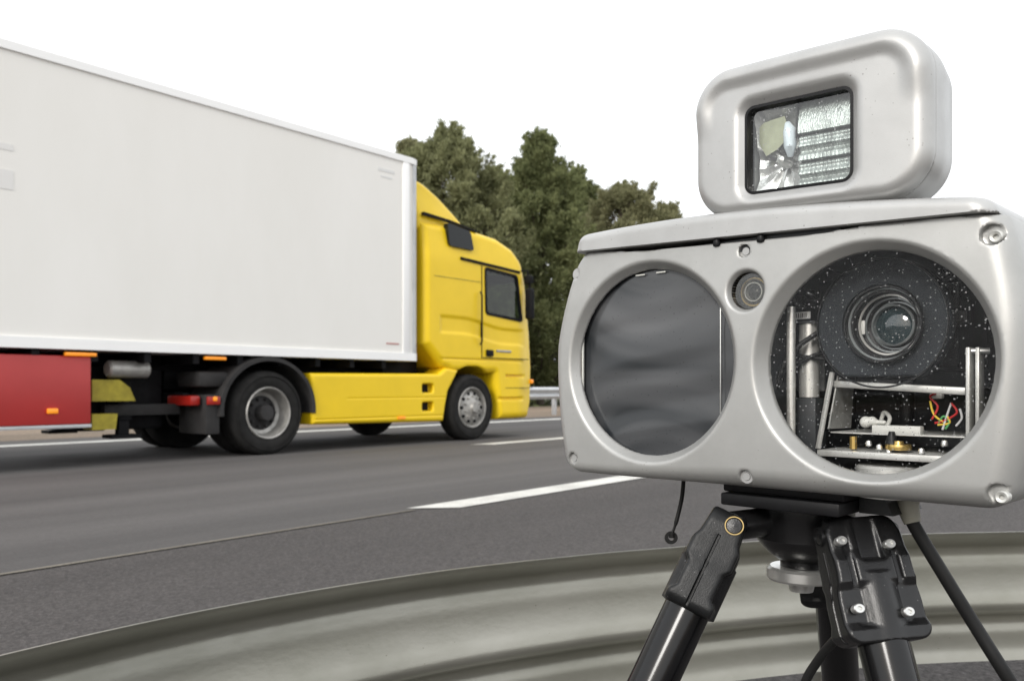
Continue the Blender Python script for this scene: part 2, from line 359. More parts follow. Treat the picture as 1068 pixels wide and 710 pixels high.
# ------------------------------------------------------------------ guardrails
def wbeam(path, up, depth, name, m, parent, side=1, thick=.005):
    """corrugated steel band swept along path (list of Vector at its bottom edge); side: which way the middle fold points"""
    key = [(0, 0), (.02, -.008), (.052, -.050), (.075, -.058), (.095, -.048), (.116, -.008), (.135, 0), (.160, -.008), (.215, -.060), (.24, -.072), (.262, -.066), (.298, -.014), (.308, -.004), (.311, -.004)]
    h = np.array([k[0] for k in key]); c = np.array([k[1] for k in key])
    hs = np.linspace(0, .311, 70); cs = np.interp(hs, h, c)
    for _ in range(2): cs[1:-1] = (cs[:-2]+2*cs[1:-1]+cs[2:])/4
    vs, fs = [], []; n = len(hs)
    for i, p in enumerate(path):
        t = (path[min(i+1, len(path)-1)]-path[max(i-1, 0)]).normalized(); nn = Vector((t.y, -t.x, 0))*side
        for k in range(n): vs.append(p+nn*(cs[k]*depth)+Vector((0, 0, hs[k]*up)))
        for k in range(n): vs.append(p+nn*(cs[k]*depth-thick)+Vector((0, 0, hs[k]*up)))
    for i in range(len(path)-1):
        a, b = i*2*n, (i+1)*2*n
        for k in range(n-1):
            fs.append((a+k, b+k, b+k+1, a+k+1)); fs.append((a+n+k+1, b+n+k+1, b+n+k, a+n+k))
        fs.append((a+n-1, b+n-1, b+2*n-1, a+2*n-1)); fs.append((a, a+n, b+n, b))
    return mk(name, vs, fs, m, parent, 60)
def spline(P, n):
    P = [Vector(p) for p in P]; out = []
    for i in range(len(P)-1):
        p0, p1, p2, p3 = P[max(i-1, 0)], P[i], P[i+1], P[min(i+2, len(P)-1)]
        for k in range(n):
            t = k/n; out.append(.5*((2*p1)+(-p0+p2)*t+(2*p0-5*p1+4*p2-p3)*t*t+(-p0+3*p1-3*p2+p3)*t**3))
    return out+[P[-1]]
GT = .448
gp = [(-1.25, .0, 0), (-1.04, .42, 0), (-.87, .76, 0), (-.68, 1.09, 0), (-.455, 1.36, 0), (-.16, 1.60, 0), (.14, 1.765, 0), (.33, 1.845, 0), (.58, 1.935, 0), (.90, 2.015, 0), (1.25, 2.06, 0), (1.7, 2.09, 0), (2.4, 2.10, 0), (3.4, 2.1, 0)]
near_rail = empty('guardrail', (0, 0, 0), 0, 'curved galvanised guardrail with greenish stains right behind the tripod', 'guardrail')
path = [p+Vector((0, 0, GT-.311)) for p in spline(gp, 10)]
wbeam(path, 1, 1.12, 'beam', M['galv'], near_rail, 1)
for x, y in ((-1.12, .45), (.80, 2.10), (2.9, 2.2)):
    MB().bb((x-.04, y-.02, -.02), (x+.04, y+.05, GT-.03), .004).build('post', M['galv'], near_rail)
far_rail = empty('guardrail', road(0, 14.5), 0, 'straight grey guardrail along the far side of the motorway', 'guardrail')
fr = Vector(road(0, 14.5))
wbeam([Vector(road(s, 14.5, .47))-fr for s in np.linspace(-120, 300, 60)], 1.1, 1, 'beam', M['galv2'], far_rail, -1)
for s in range(-16, 84, 4):
    MB().box((Vector(road(s, 14.66, .36))-fr), (.1, .12, .78), .01, Matrix.Rotation(ROADROT, 4, 'Z')).build('post', M['galv2'], far_rail)

# ------------------------------------------------------------------ trees
def leaf_mat(name, a, b):
    m = bpy.data.materials.new(name); m.use_nodes = True; N = m.node_tree.nodes; L = m.node_tree.links; p = N['Principled BSDF']
    tc = N.new('ShaderNodeTexCoord'); n = N.new('ShaderNodeTexNoise'); n.inputs['Scale'].default_value = .8; n.inputs['Detail'].default_value = 4; L.new(tc.outputs['Object'], n.inputs[0])
    g = N.new('ShaderNodeNewGeometry'); ad = N.new('ShaderNodeMath'); ad.operation = 'MULTIPLY_ADD'; ad.inputs[1].default_value = .35; L.new(g.outputs['Random Per Island'], ad.inputs[0]); L.new(n.outputs[0], ad.inputs[2])
    r = N.new('ShaderNodeValToRGB'); r.color_ramp.elements[0].position = .45; r.color_ramp.elements[1].position = .9
    r.color_ramp.elements[0].color = (*a, 1); r.color_ramp.elements[1].color = (*b, 1); L.new(ad.outputs[0], r.inputs[0]); L.new(r.outputs[0], p.inputs['Base Color'])
    p.inputs['Roughness'].default_value = .7; p.inputs['Specular IOR Level'].default_value = .25
    t = N.new('ShaderNodeBsdfTranslucent'); L.new(r.outputs[0], t.inputs[0]); ms = N.new('ShaderNodeMixShader'); ms.inputs[0].default_value = .5
    L.new(p.outputs[0], ms.inputs[1]); L.new(t.outputs[0], ms.inputs[2]); L.new(ms.outputs[0], N['Material Output'].inputs[0]); return m
LM = [leaf_mat('olive_foliage', (.155, .165, .078), (.33, .34, .18)), leaf_mat('green_foliage', (.125, .148, .063), (.28, .30, .14)), leaf_mat('dry_foliage', (.155, .16, .08), (.35, .34, .19))]
bark = mat('bark', (.09, .07, .055), .85, 0, .4, 6, .6, 12, dist=.02)
def tufts(C, rad, n, size, rg, upb=.6):
    """n small slender leaf blades round each centre C"""
    K = len(C); c = np.repeat(C, n, 0); rr = np.repeat(rad, n)
    d = rg.normal(size=(K*n, 3)); d /= np.linalg.norm(d, axis=1, keepdims=True)
    p = c+d*(rr*np.abs(rg.normal(size=K*n))*.62)[:, None]*np.array([1, 1, .9])
    ax = d*.7+rg.normal(size=(K*n, 3))*.5+np.array([0, 0, upb]); ax /= np.linalg.norm(ax, axis=1, keepdims=True)
    sd = np.cross(ax, rg.normal(size=(K*n, 3))); sd /= np.linalg.norm(sd, axis=1, keepdims=True)
    L = (size*(.6+.9*rg.random(K*n)))[:, None]; wd = L*.26
    v = np.stack([p-sd*wd*.5, p+ax*L*.5+sd*wd*.6, p+ax*L, p+ax*L*.45-sd*wd*.7], 1).reshape(-1, 3)
    return v, np.arange(K*n*4).reshape(-1, 4)
def tree(px, t, hh, hw, seed, label, lm, base=.5, cone=(2, .6), nper=330, ncl=110):
    r = (px-534)/FOC; lam = t/(RN.x*r+RN.y); x0, y0 = lam*r, lam
    root = empty('tree', (x0, y0, 0), 0, label, 'tree', 'trees beyond the far guardrail'); rg = np.random.default_rng(seed)
    tr = MB(); top = hh*.93
    tp = [Vector((math.sin(z*.5+seed)*.12, math.cos(z*.4+seed)*.12, z)) for z in np.linspace(-.1, top, 12)]
    tr.tube(tp, [max(.02, .19*(1-i/11.5)) for i in range(12)], 9)
    C, RAD = [], []
    def profile(f): return (1-f**cone[0])**cone[1]*(.72+.28*min(1, f/.25))
    for k in range(ncl):
        f = ((k+.5)/ncl)**.9; z = base+(hh-base)*f; prof = max(.08, profile(f))
        a = k*2.4+rg.normal()*.5; rr = hw*prof*(.25+.75*rg.random()**.7)
        c = np.array([math.cos(a)*rr, math.sin(a)*rr, z+rg.normal()*.2])
        rd = (.30+.38*rg.random())*(.55+.6*prof); C.append(c); RAD.append(rd)
        zb = max(.4, z-.9-rr*.35); b0 = Vector((math.sin(zb*.5+seed)*.12, math.cos(zb*.4+seed)*.12, zb))
        if zb < top: tr.tube([b0, b0.lerp(Vector(c), .5)+Vector((0, 0, -.12)), Vector(c)], [.05*(1.15-f)+.012, .03, .012], 5)
        # upward brushes round the clump give the ragged outline
        for q in range(5):
            dv = rg.normal(size=3); dv[2] = abs(dv[2])*1.2; dv /= np.linalg.norm(dv)
            for st in (.75, 1.1, 1.45): C.append(c+dv*rd*st*np.array([1, 1, 1.1])+np.array([0, 0, .12*st])); RAD.append(.21-.08*(st-.75))
    C = np.array(C); RAD = np.array(RAD)
    big = RAD > .22
    v1, f1 = tufts(C[big], RAD[big], nper, .18, rg); v2, f2 = tufts(C[~big], RAD[~big], 60, .13, rg, 1.4)
    v = np.concatenate([v1, v2]); f = np.concatenate([f1, f2+len(v1)])
    tr.build('trunk', bark, root); mk('crown', v.tolist(), f.tolist(), lm, root, 0, False); return root
tree(424, 26.5, 10.9, 1.9, 11, 'slender olive tree just behind the front top corner of the trailer', LM[2], 1, (2, .6), ncl=70)
tree(468, 24, 10.8, 3.3, 2, 'broad olive tree rising behind the yellow cab roof', LM[0], .6, (3.2, .6), ncl=170)
tree(518, 27.5, 11.2, 2.9, 15, 'lower darker tree filling the gap above the windscreen', LM[1], .5, (2, .6))
tree(563, 24, 12.2, 3.3, 3, 'tallest dark green tree with a pointed top right of the cab', LM[1], .4, (1.9, .8), ncl=210)
tree(604, 28, 13.0, 3.2, 4, 'dark tree directly behind the left end of the speed camera', LM[1], .4, (2, .6))
tree(648, 24.5, 11.3, 3.5, 5, 'rounded grey green tree over the middle of the camera lid', LM[2], .5, (3.6, .6), ncl=190)
tree(692, 25, 11.2, 3.3, 6, 'lowest rightmost tree tapering down to the camera lid', LM[2], .5, (2.4, .7), ncl=150)
rg = np.random.default_rng(5); C, RD_ = [], []
for k in range(420):
    s = -14+k*.24+rg.normal()*.3; t = 22.6+rg.random()*3.2; C.append(road(s, t, .3+1.5*rg.random()**1.3)); RD_.append(.45+.3*rg.random())
v, f = tufts(np.array(C), np.array(RD_), 130, .30, rg)
tag(mk('undergrowth', v.tolist(), f.tolist(), LM[1], None, 0, False), 'dense dark undergrowth at the foot of the trees', 'undergrowth', kind='stuff')

# ------------------------------------------------------------------ truck: tractor and trailer (local x along the road, y across from the near side, z up)
T0 = 8.48
tractor = empty('truck_tractor', road(.09, T0), ROADROT, 'bright yellow lorry cab and chassis with roof spoiler driving away', 'truck')
trailer = empty('semi_trailer', road(.07, T0), ROADROT, 'long plain white box trailer with red side locker underneath', 'trailer')
CABP = [(8.42, 1.42), (8.78, 1.10), (8.98, 1.02), (9.95, 1.02), (10.05, .30), (10.92, .30), (11.04, .55), (11.07, 1.15), (11.0, 1.70), (10.80, 2.50), (10.66, 2.83), (10.44, 3.02), (10.08, 3.14), (9.4, 3.20), (8.42, 3.16)]
WIN = [(9.72, 2.62), (10.48, 2.57), (10.60, 1.89), (9.74, 1.95)]
def cabf(x, y, z, hollow=True):
    hw = 1.235-.14*ss(10.5, 11.15, x)-.05*ss(2.6, 3.2, z)
    d = rext(spoly(x, z, CABP), np.abs(y-1.25)-hw, .11)
    cab0 = d
    arch = np.hypot(x-9.43, z-.53)-.60
    d = smax(d, -np.maximum(arch, np.maximum(z-1.12, -3+0*z)), .03)
    d = np.maximum(d, -np.maximum(sbox(x, y, z, (9.0, .07, 1.25), (10.95, 2.43, 2.86), .05), cab0+.05)) if hollow else d
    if 0: d = np.maximum(d, -sbox(x, y, z, (9.66, .06, 1.25), (10.86, 2.44, 2.86), .05))
    if hollow:
        for s_ in (0, 1):
            d = np.maximum(d, -np.maximum(spoly(x, z, WIN), np.abs(y-2.5*s_)-.2))
        d = np.maximum(d, -sbox(x, y, z, (10.3, .22, 1.88), (11.4, 2.28, 2.70), .05))
    # dark slots in the bumper, seam between bumper and cab, pressed waist line
    sl = sbox(x, y, z, (10.20, -.3, .965), (10.78, .06, 1.005), .01); d = smax(d, -sl, .01)
    sl = sbox(x, y, z, (10.02, -.3, .60), (10.76, .05, .645), .01); d = smax(d, -sl, .01)
    sl = np.maximum(np.abs(z-1.215)-.012, y-.032); d = smax(d, -np.maximum(sl, 8.6-x), .015)
    sl = np.maximum(np.abs(z-(1.72-.12*ss(9.2, 10.2, x)))-.10, y-.024); return smax(d, -np.maximum(sl, 8.75-x), .05)
cab_o = surf(cabf, np.arange(8.3, 11.2, .024), np.concatenate([np.arange(-.06, .30, .016), np.arange(.30, 2.62, .04)]), np.arange(.2, 3.35, .022), 'cab_body', M['yellow'], tractor, newton=1, smooth=45)
cab_o.data.materials.append(M['interior'])
for p_ in cab_o.data.polygons:      # the lining inside the cab
    c_ = p_.center
    if 9.0-.02 < c_.x < 10.98 and 1.2 < c_.z < 2.9 and .045 < c_.y < 2.455 and cabf(np.array([c_.x]), np.array([c_.y]), np.array([c_.z]), False)[0] < -.03: p_.material_index = 1
SPP = [(8.38, 3.05), (8.38, 3.74), (8.50, 3.80), (8.66, 3.76), (8.95, 3.62), (9.30, 3.40), (9.62, 3.16), (9.62, 3.0)]
def spf(x, y, z): return rext(spoly(x, z, SPP), np.abs(y-1.25)-1.12+.14*ss(3.1, 3.8, z)+.10*ss(8.7, 9.7, x), .07)
surf(spf, np.arange(8.3, 9.74, .024), np.arange(.04, 2.5, .03), np.arange(2.98, 3.9, .024), 'roof_spoiler', M['yellow'], tractor, newton=1)
MB().prism([(8.45, 3.26), (8.95, 3.235), (9.60, 3.165), (9.60, 3.19), (9.0, 3.265), (8.45, 3.30)], .075, .13).build('spoiler_gap', M['chassis'], tractor)
def quadpane(name, P, y0, y1, m, par, bev=.0):
    bm = bmesh.new(); mb = MB().prism(P, y0, y1); return mb.build(name, m, par)
def rounded(P, r, n=5):
    out = []; k = len(P)
    for i in range(k):
        a, b, c = Vector(P[i-1]), Vector(P[i]), Vector(P[(i+1) % k]); d1 = (a-b).normalized(); d2 = (c-b).normalized()
        for j in range(n+1):
            t = j/n; out.append(tuple((b+d1*r)*(1-t)**2+2*b*t*(1-t)+(b+d2*r)*t*t))
    return out
bw = quadpane('side_window', rounded([(8.86, 3.20), (9.36, 3.14), (9.44, 2.86), (8.90, 2.87)], .05), .0, .09, M['glassd'], tractor)
cab_glass = glass('tinted_cab_glass', (.60, .66, .63), .8)
for ya, yb in ((.003, .05), (2.45, 2.497)):
    Po = rounded([(9.69, 2.65), (10.50, 2.60), (10.63, 1.85), (9.71, 1.92)], .07); Pi = rounded([(9.73, 2.61), (10.47, 2.56), (10.59, 1.90), (9.75, 1.96)], .06); n = len(Po)
    vs = [(x, y, z) for y in (ya, yb) for P in (Po, Pi) for x, z in P]
    fs = [(a*n+i, a*n+(i+1) % n, b*n+(i+1) % n, b*n+i) for a, b in ((0, 1), (1, 3), (3, 2), (2, 0)) for i in range(n)]
    fr_ = mk('door_window', vs, fs, M['chassis'], tractor, 30); ym_ = (ya+yb)/2
    mk('pane', [(x, ym_, z) for x, z in Pi], [tuple(range(n))], cab_glass, fr_, 0, False)
for y_ in (.62, 1.88):
    sm = MB().box((9.75, y_, 1.55), (.5, .5, .16), .06); sm.box((9.50, y_, 1.98), (.16, .48, .78), .07).box((9.48, y_, 2.45), (.12, .28, .2), .05); sm.build('seat', M['interior'], tractor)
MB().bb((10.45, .12, 1.40), (10.85, 2.38, 1.80), .06).build('dashboard', M['interior'], tractor)
MB().ring([(.20, -.015), (.23, -.015), (.23, .015), (.20, .015)], Matrix.Translation((10.32, 1.88, 1.85)) @ Matrix.Rotation(R(-60), 4, 'Y'), 32).tube([(10.32, 1.88, 1.85), (10.5, 1.88, 1.72)], .03).build('steering_wheel', M['chassis'], tractor)
MB().bb((10.52, .15, 2.50), (10.66, 2.35, 2.66), .02).build('sun_visor', M['interior'], tractor)
quadpane('drip_strip', [(9.15, 2.735), (9.15, 2.695), (10.55, 2.63), (10.55, 2.67)], -.004, .06, M['chassis'], tractor)
d_ = quadpane('door_seam', [(9.62, 2.66), (9.632, 2.66), (9.632, 1.25), (9.62, 1.25)], .008, .03, M['chassis'], tractor)
quadpane('door_seam', [(9.62, 1.262), (9.62, 1.25), (10.78, 1.25), (10.78, 1.262)], .006, .03, M['chassis'], tractor)
quadpane('panel_seam', [(8.60, 2.40), (8.60, 2.41), (9.62, 2.41), (9.62, 2.40)], .010, .03, M['oliveyellow'], tractor)
quadpane('panel_seam', [(10.20, .79), (10.20, .798), (10.9, .798), (10.9, .79)], .012, .04, M['chassis'], tractor)
MB().tube([(9.56, -.02, 1.45), (9.56, -.05, 1.5), (9.56, -.05, 2.2), (9.56, -.02, 2.25)], .014).build('grab_handle', M['chassis'], tractor)
MB().box((9.80, .0, 1.33), (.15, .05, .10), .015).build('door_handle', M['chassis'], tractor)
MB().box((10.15, .01, 1.37), (.36, .02, .035), .006).build('badge', M['rim'], tractor)
ym = MB().box((10.70, -.08, 2.15), (.09, .16, .50), .04); ym.box((10.68, -.08, 2.54), (.09, .14, .14), .03)
ym.tube([(10.6, .05, 2.68), (10.66, -.06, 2.69), (10.70, -.08, 2.4)], .015); ym.build('mirror', M['chassis'], tractor)
ym = MB().box((10.72, 2.66, 2.15), (.10, .20, .52), .04); ym.tube([(10.6, 2.45, 2.68), (10.7, 2.62, 2.70), (10.72, 2.66, 2.4)], .02); ym.build('mirror', M['chassis'], tractor)
def wsf(x, y, z):
    c = cabf(x, y, z, False); return np.maximum(np.maximum(c-.008, -c-.034), sbox(x, y, z, (10.45, .2, 1.85), (11.3, 2.3, 2.72), .05))
surf(wsf, np.arange(10.3, 11.2, .03), np.arange(.1, 2.42, .04), np.arange(1.78, 2.8, .03), 'windscreen', cab_glass, tractor, newton=0)
MB().box((11.0, .15, .90), (.07, .12, .07), .02).build('indicator', M['orange'], tractor)
MB().box((11.0, .38, .75), (.12, .34, .2), .03).build('headlight', M['cabglass'], tractor)
MB().box((11.0, 2.12, .75), (.12, .34, .2), .03).build('headlight', M['cabglass'], tractor)
# side skirt with rear fender of the front wheel
def skf(x, y, z):
    P = [(6.46, .34), (8.80, .31), (8.84, .52), (8.90, .75), (9.05, .95), (9.12, 1.06), (8.86, 1.09), (8.70, 1.0), (6.44, .98)]
    d = rext(spoly(x, z, P), np.abs(y-.20)-.185, .05)
    for zc in (.79, .53): d = smax(d, -sbox(x, y, z, (8.36, -.2, zc-.065), (8.58, .13, zc+.065), .03), .02)
    d = smax(d, -np.maximum(np.abs(z-.40)-.007, y-.025), .01)
    return smax(d, -np.maximum(np.maximum(np.abs(z-.66)-.006, y-.022), 7.0-x), .008)
surf(skf, np.arange(6.38, 9.2, .022), np.concatenate([np.arange(-.04, .12, .014), np.arange(.12, .44, .03)]), np.arange(.26, 1.16, .014), 'side_skirt', M['yellow'], tractor, newton=1, smooth=45)
for zc in (.79, .53): MB().box((8.47, .125, zc), (.19, .02, .11)).build('vent', M['chassis'], tractor)
MB().box((7.95, .008, .385), (.14, .02, .035), .006).build('side_marker', M['orange'], tractor)
for y in (.80, 1.62): MB().bb((4.95, y, .78), (10.6, y+.09, 1.0), .01).build('chassis_rail', M['chassis'], tractor)
MB().bb((6.5, .42, .42), (7.9, .80, .92), .06).build('fuel_tank', M['rim'], tractor)
MB().bb((8.0, .45, .40), (8.7, 2.0, 1.35), .05).build('engine', M['chassis'], tractor)
MB().bb((6.5, 1.72, .42), (8.8, 2.45, .95), .05).build('side_box', M['chassis'], tractor)
MB().lathe([(.0, 0), (.55, 0), (.55, .07), (0, .07)], Matrix.Translation((5.95, 1.25, 1.06))).build('fifth_wheel', M['chassis'], tractor)
# mudguard arcs over the rear wheels
def mudguard(y0, y1, par):
    vs, fs = [], []; A = [R(a) for a in range(-4, 192, 7)]
    prof = [(.60, y0), (.645, y0), (.66, y0+.05), (.66, y1), (.60, y1)]
    for a in A:
        for r_, y in prof: vs.append((5.83+r_*1.02*math.cos(a), y, .53+r_*.97*math.sin(a)))
    n = len(prof)
    for i in range(len(A)-1):
        for k in range(n): fs.append((i*n+k, i*n+(k+1) % n, (i+1)*n+(k+1) % n, (i+1)*n+k))
    fs += [tuple(range(n)), tuple((len(A)-1)*n+k for k in range(n))]
    mk('mudguard', vs, fs, M['guard'], par, 50)
mudguard(-.01, .62, tractor); mudguard(1.88, 2.5, tractor)
MB().bb((5.02, .03, .28), (5.19, .60, .72), .012).bb((4.95, .06, .80), (5.35, .55, .98), .05).build('mud_flap', M['guard'], tractor)
MB().box((4.93, .34, .655), (.12, .50, .11), .02).build('tail_light', M['redl'], tractor)
MB().box((5.09, -.005, .655), (.16, .03, .09), .01).build('tail_light', M['redl'], tractor)
MB().box((5.10, -.025, .675), (.05, .02, .05), .01).build('side_marker', M['orange'], tractor)
MB().bb((4.9, .3, .60), (5.0, 2.2, .74), .01).build('rear_crossbar', M['chassis'], tractor)
def wheel(x, y, par, front=False, flip=1):
    """tyre centred at x, outer face at y, axis across"""
    Mx = Matrix.Translation((x, y, .5)) @ Matrix.Rotation(R(-90)*flip, 4, 'X')
    ty = MB().ring([(.30, .02), (.33, .0), (.40, -.008), (.455, .005), (.485, .03), (.497, .06), (.50, .10), (.50, .22), (.485, .27), (.44, .30), (.30, .30)], Mx, 64)
    for rr in (.43,): ty.ring([(rr, -.01), (rr+.006, -.014), (rr+.012, -.004), (rr+.004, .004)], Mx, 64)
    t_ = ty.build('wheel', M['tyre'], par)
    if front:
        rm = MB().lathe([(.305, .012), (.298, -.002), (.285, .006), (.272, .05), (.262, .075), (.245, .06), (.225, .035), (.15, .012), (.135, .0), (.09, -.03), (.075, -.06), (0, -.066)][::-1] if 0 else
            [(0, -.066), (.07, -.062), (.088, -.03), (.135, .0), (.155, .012), (.225, .035), (.245, .062), (.262, .075), (.274, .05), (.285, .006), (.298, -.004), (.31, .012)], Mx, 64)
        r_ = rm.build('rim', M['rimd'], t_, 25)
        hl = MB()
        for k in range(10):
            a = k*math.tau/10; hl.lathe([(0, -.012), (.024, -.012), (.024, .02)], Mx @ Matrix.Translation((.215*math.cos(a), .215*math.sin(a), .03)), 14)
        hl.build('rim_hole', M['chassis'], t_, split=True)
        nb = MB()
        for k in range(10):
            a = (k+.5)*math.tau/10; nb.lathe([(0, -.035), (.013, -.035), (.016, .012)], Mx @ Matrix.Translation((.167*math.cos(a), .167*math.sin(a), .01)), 8)
        nb.build('wheel_nut', M['rim'], t_, split=True)
    else:
        MB().lathe([(.31, .010), (.298, -.004), (.286, .004), (.277, .06), (.262, .11), (.245, .15), (.205, .165)], Mx, 64).build('rim', M['rim'], t_, 30)
        MB().lathe([(0, .02), (.085, .025), (.10, .05), (.105, .14), (.17, .16), (.21, .168)], Mx, 40).build('hub', M['guard'], t_, 30)
        nb = MB()
        for k in range(10):
            a = k*math.tau/10; nb.lathe([(0, .115), (.016, .115), (.018, .17)], Mx @ Matrix.Translation((.165*math.cos(a), .165*math.sin(a), 0)), 8)
        nb.build('wheel_nut', M['guard'], t_, split=True)
    return t_
global_cap = s_cap
s_cap = False
wheel(9.43, .02, tractor, True); wheel(9.43, 2.48, tractor, True, -1)
wheel(5.83, .02, tractor); wheel(5.83, 2.48, tractor, False, -1)
wheel(5.83, .36, tractor); wheel(5.83, 2.14, tractor, False, -1)
for k in range(3):
    x = -1.2-1.31*k; wheel(x, .03, trailer); wheel(x, 2.47, trailer, False, -1)
s_cap = True
MB().tube([(9.43, .2, .5), (9.43, 2.3, .5)], .07).build('axle', M['chassis'], tractor)
MB().tube([(5.83, .2, .5), (5.83, 2.3, .5)], .09).build('axle', M['chassis'], tractor)
# trailer box
def trf(x, y, z):
    d2 = rrect(x-1.465, y-1.25, 6.79, 1.235, .13)
    return rext(d2, np.abs(z-2.60)-1.40, .03)
bd = MB()
def rr_plan(x0, x1, y0, y1, r, n=8):
    out = []
    for cx, cy, a0 in ((x1-r, y1-r, 0), (x0+.03, y1-.03, 90), (x0+.03, y0+.03, 180), (x1-r, y0+r, 270)):
        rr = r if a0 in (0, 270) else .03
        for k in range(n+1): a = R(a0+90*k/n); out.append((cx+rr*math.cos(a), cy+rr*math.sin(a)))
    return out
def plan_solid(pl, z0, z1):
    n = len(pl); return [(x, y, z0) for x, y in pl]+[(x, y, z1) for x, y in pl], [tuple(range(n)), tuple(range(2*n-1, n-1, -1))]+[(i, (i+1) % n, n+(i+1) % n, n+i) for i in range(n)]
MB().add(*plan_solid(rr_plan(-5.28, 8.32, .02, 2.48, .13), 1.26, 3.93)).build('cargo_box', M['panel'], trailer, 40)
MB().add(*plan_solid(rr_plan(-5.3, 8.34, 0, 2.5, .15), 1.17, 1.275)).build('bottom_rail', M['white'], trailer, 40)
MB().add(*plan_solid(rr_plan(-5.3, 8.34, 0, 2.5, .15), 3.905, 3.985)).add(*plan_solid(rr_plan(-5.28, 8.32, .03, 2.47, .13), 3.985, 4.0)).build('top_rail', M['white'], trailer, 40)
MB().add(*plan_solid([(x, y) for x, y in rr_plan(-5.3, 8.338, .006, 2.494, .15) if x > 8.12]+[(8.12, 2.494), (8.12, .006)], 1.275, 3.905)).build('corner_post', M['galv2'], trailer, 40)
MB().bb((8.0, .004, 1.275), (8.12, .03, 3.905), .004).build('side_trim', M['white'], trailer)
for s in (): pass
mk_ = MB().bb((7.70, .015, 1.385), (7.93, .03, 1.405)); mk_.build('sticker', mat('faded_red', (.45, .22, .2), .5), trailer)
MB().bb((7.55, .016, 3.70), (7.85, .03, 3.74)).bb((7.6, .016, 3.62), (7.8, .03, 3.645)).build('sticker', mat('faded_grey', (.69, .69, .68), .5), trailer, split=True)
MB().bb((2.85, .016, 2.98), (3.08, .03, 3.04)).bb((2.85, .016, 2.62), (3.08, .03, 2.80)).build('sticker', mat('faded_grey_two', (.72, .71, .69), .5), trailer, split=True)
MB().bb((-5.2, .75, 1.00), (7.9, .87, 1.165), .01).bb((-5.2, 1.63, 1.00), (7.9, 1.75, 1.165), .01).build('chassis_rail', M['chassis'], trailer)
cb = MB()
for x in np.arange(-5, 8, .55): cb.bb((x, .05, 1.06), (x+.07, 2.45, 1.165))
cb.build('cross_member', M['chassis'], trailer, split=True)
MB().bb((-.9, .04, .44), (3.80, .46, 1.11), .02).build('side_locker', M['red'], trailer)
MB().bb((-.9, .035, .405), (3.80, .46, .438), .004).build('locker_rail', M['galv2'], trailer)
MB().box((3.43, .03, .575), (.10, .03, .05), .01).build('side_marker', M['orange'], trailer)
MB().box((3.69, .03, 1.125), (.30, .05, .035), .008).build('side_marker', M['orange'], trailer)
MB().box((5.15, .03, 1.125), (.26, .05, .035), .008).build('side_marker', M['orange'], trailer)
MB().prism([(3.88, .66), (4.33, .66), (4.27, .80), (4.16, .88), (3.88, .88)], .20, .40).build('side_guard', M['oliveyellow'], trailer)
MB().prism([(3.88, .37), (4.12, .37), (4.14, .53), (3.88, .53)], .20, .40).build('side_guard', M['oliveyellow'], trailer)
MB().lathe([(0, 0), (.07, 0), (.09, .02), (.09, .42), (.07, .44), (0, .44)], Matrix.Translation((4.05, .25, .99)) @ Matrix.Rotation(R(90), 4, 'Y')).build('air_tank', M['rim'], trailer)
for y in (.42, 1.95):
    MB().bb((4.25, y, .45), (4.40, y+.13, 1.1), .01).bb((4.27, y+.02, .30), (4.38, y+.11, .5)).bb((4.16, y-.05, .26), (4.49, y+.18, .30), .01).build('landing_leg', M['chassis'], trailer)
MB().bb((4.40, .60, .34), (4.85, 1.95, 1.02), .04).bb((3.9, .55, .34), (4.2, 1.9, 1.02), .03).build('equipment_box', M['chassis'], trailer)
MB().bb((4.10, .40, .50), (4.95, .50, .62), .01).build('guard_rail', M['guard'], trailer)

# ------------------------------------------------------------------ speed camera
sc_ = empty('speed_camera', BOXO, R(-45), 'silver roadside speed camera box with two round windows on a black tripod', 'speed camera')
def ztop(x): return 199-.037*x
HOLES = [(-1.5, 188, 5.2), (-1, 9.5, 5.4), (174.5, 179, 7), (178, 11, 7), (-180, 187, 5), (-183, 13, 5.5)]
def bodyf(x, y, z):
    hw = 196.5-19*np.clip((z-105)/100, 0, 2)**2-12*np.clip((105-z)/105, 0, 2)**2
    hw = hw+ss(0, -150, x)*(9+0*z-9*np.clip((z-120)/80, 0, 1))
    rf = 17-7*ss(0, -150, x)
    yy = y-3*(x/190)**2-2.5*((z-100)/100)**2
    d = rext(rrect(x, z-100, hw, 100+20, 34)+0*y, np.abs(yy-100)-100, rf)
    d = smax(d, rext(rrect(x, z-110, hw, 110, 17), np.abs(yy-100)-100, rf), 2)
    zt = ztop(x)-3.4*ss(128, 70, np.abs(x+25))
    d = np.maximum(d, z-zt)
    for cx, cz, ro in ((-97.5, 102, 90), (95, 98, 88.5)):
        rho = np.hypot(x-cx, z-cz); cone = (rho-(ro-8.5*np.clip(y/12, -1, 1)))*.80
        d = smax(d, -np.maximum(cone, y-15), 1.8)
    rho = np.hypot(x, z-156.5); d = smax(d, -np.maximum((rho-(17.5-3*np.clip(y/6, -1, 1))), y-26), 1.5)
    for hx, hz, hr in HOLES:
        d = smax(d, -np.maximum(np.hypot(x-hx, z-hz)-hr, y-12), .8)
    d = np.maximum(d, -sbox(x, y, z, (8, 16, 14), (176, 190, 186)))
    d = np.maximum(d, -sbox(x, y, z, (-184, 14, 14), (-8, 60, 187)))
    return d
def zmap(x, zp): return zp-.037*x*np.clip((zp-150)/40, 0, 1)
def shear(p): p = p.copy(); p[:, 2] = zmap(p[:, 0], p[:, 2]); return p
surf(lambda x, y, z: bodyf(x, y, zmap(x, z)), np.arange(-211, 203, 1.5), np.concatenate([np.arange(-4, 24, 1.25), np.arange(24, 206, 5)]), np.arange(-4, 212, 1.5), 'housing', M['silver'], sc_, .001, 2, 50, shear)
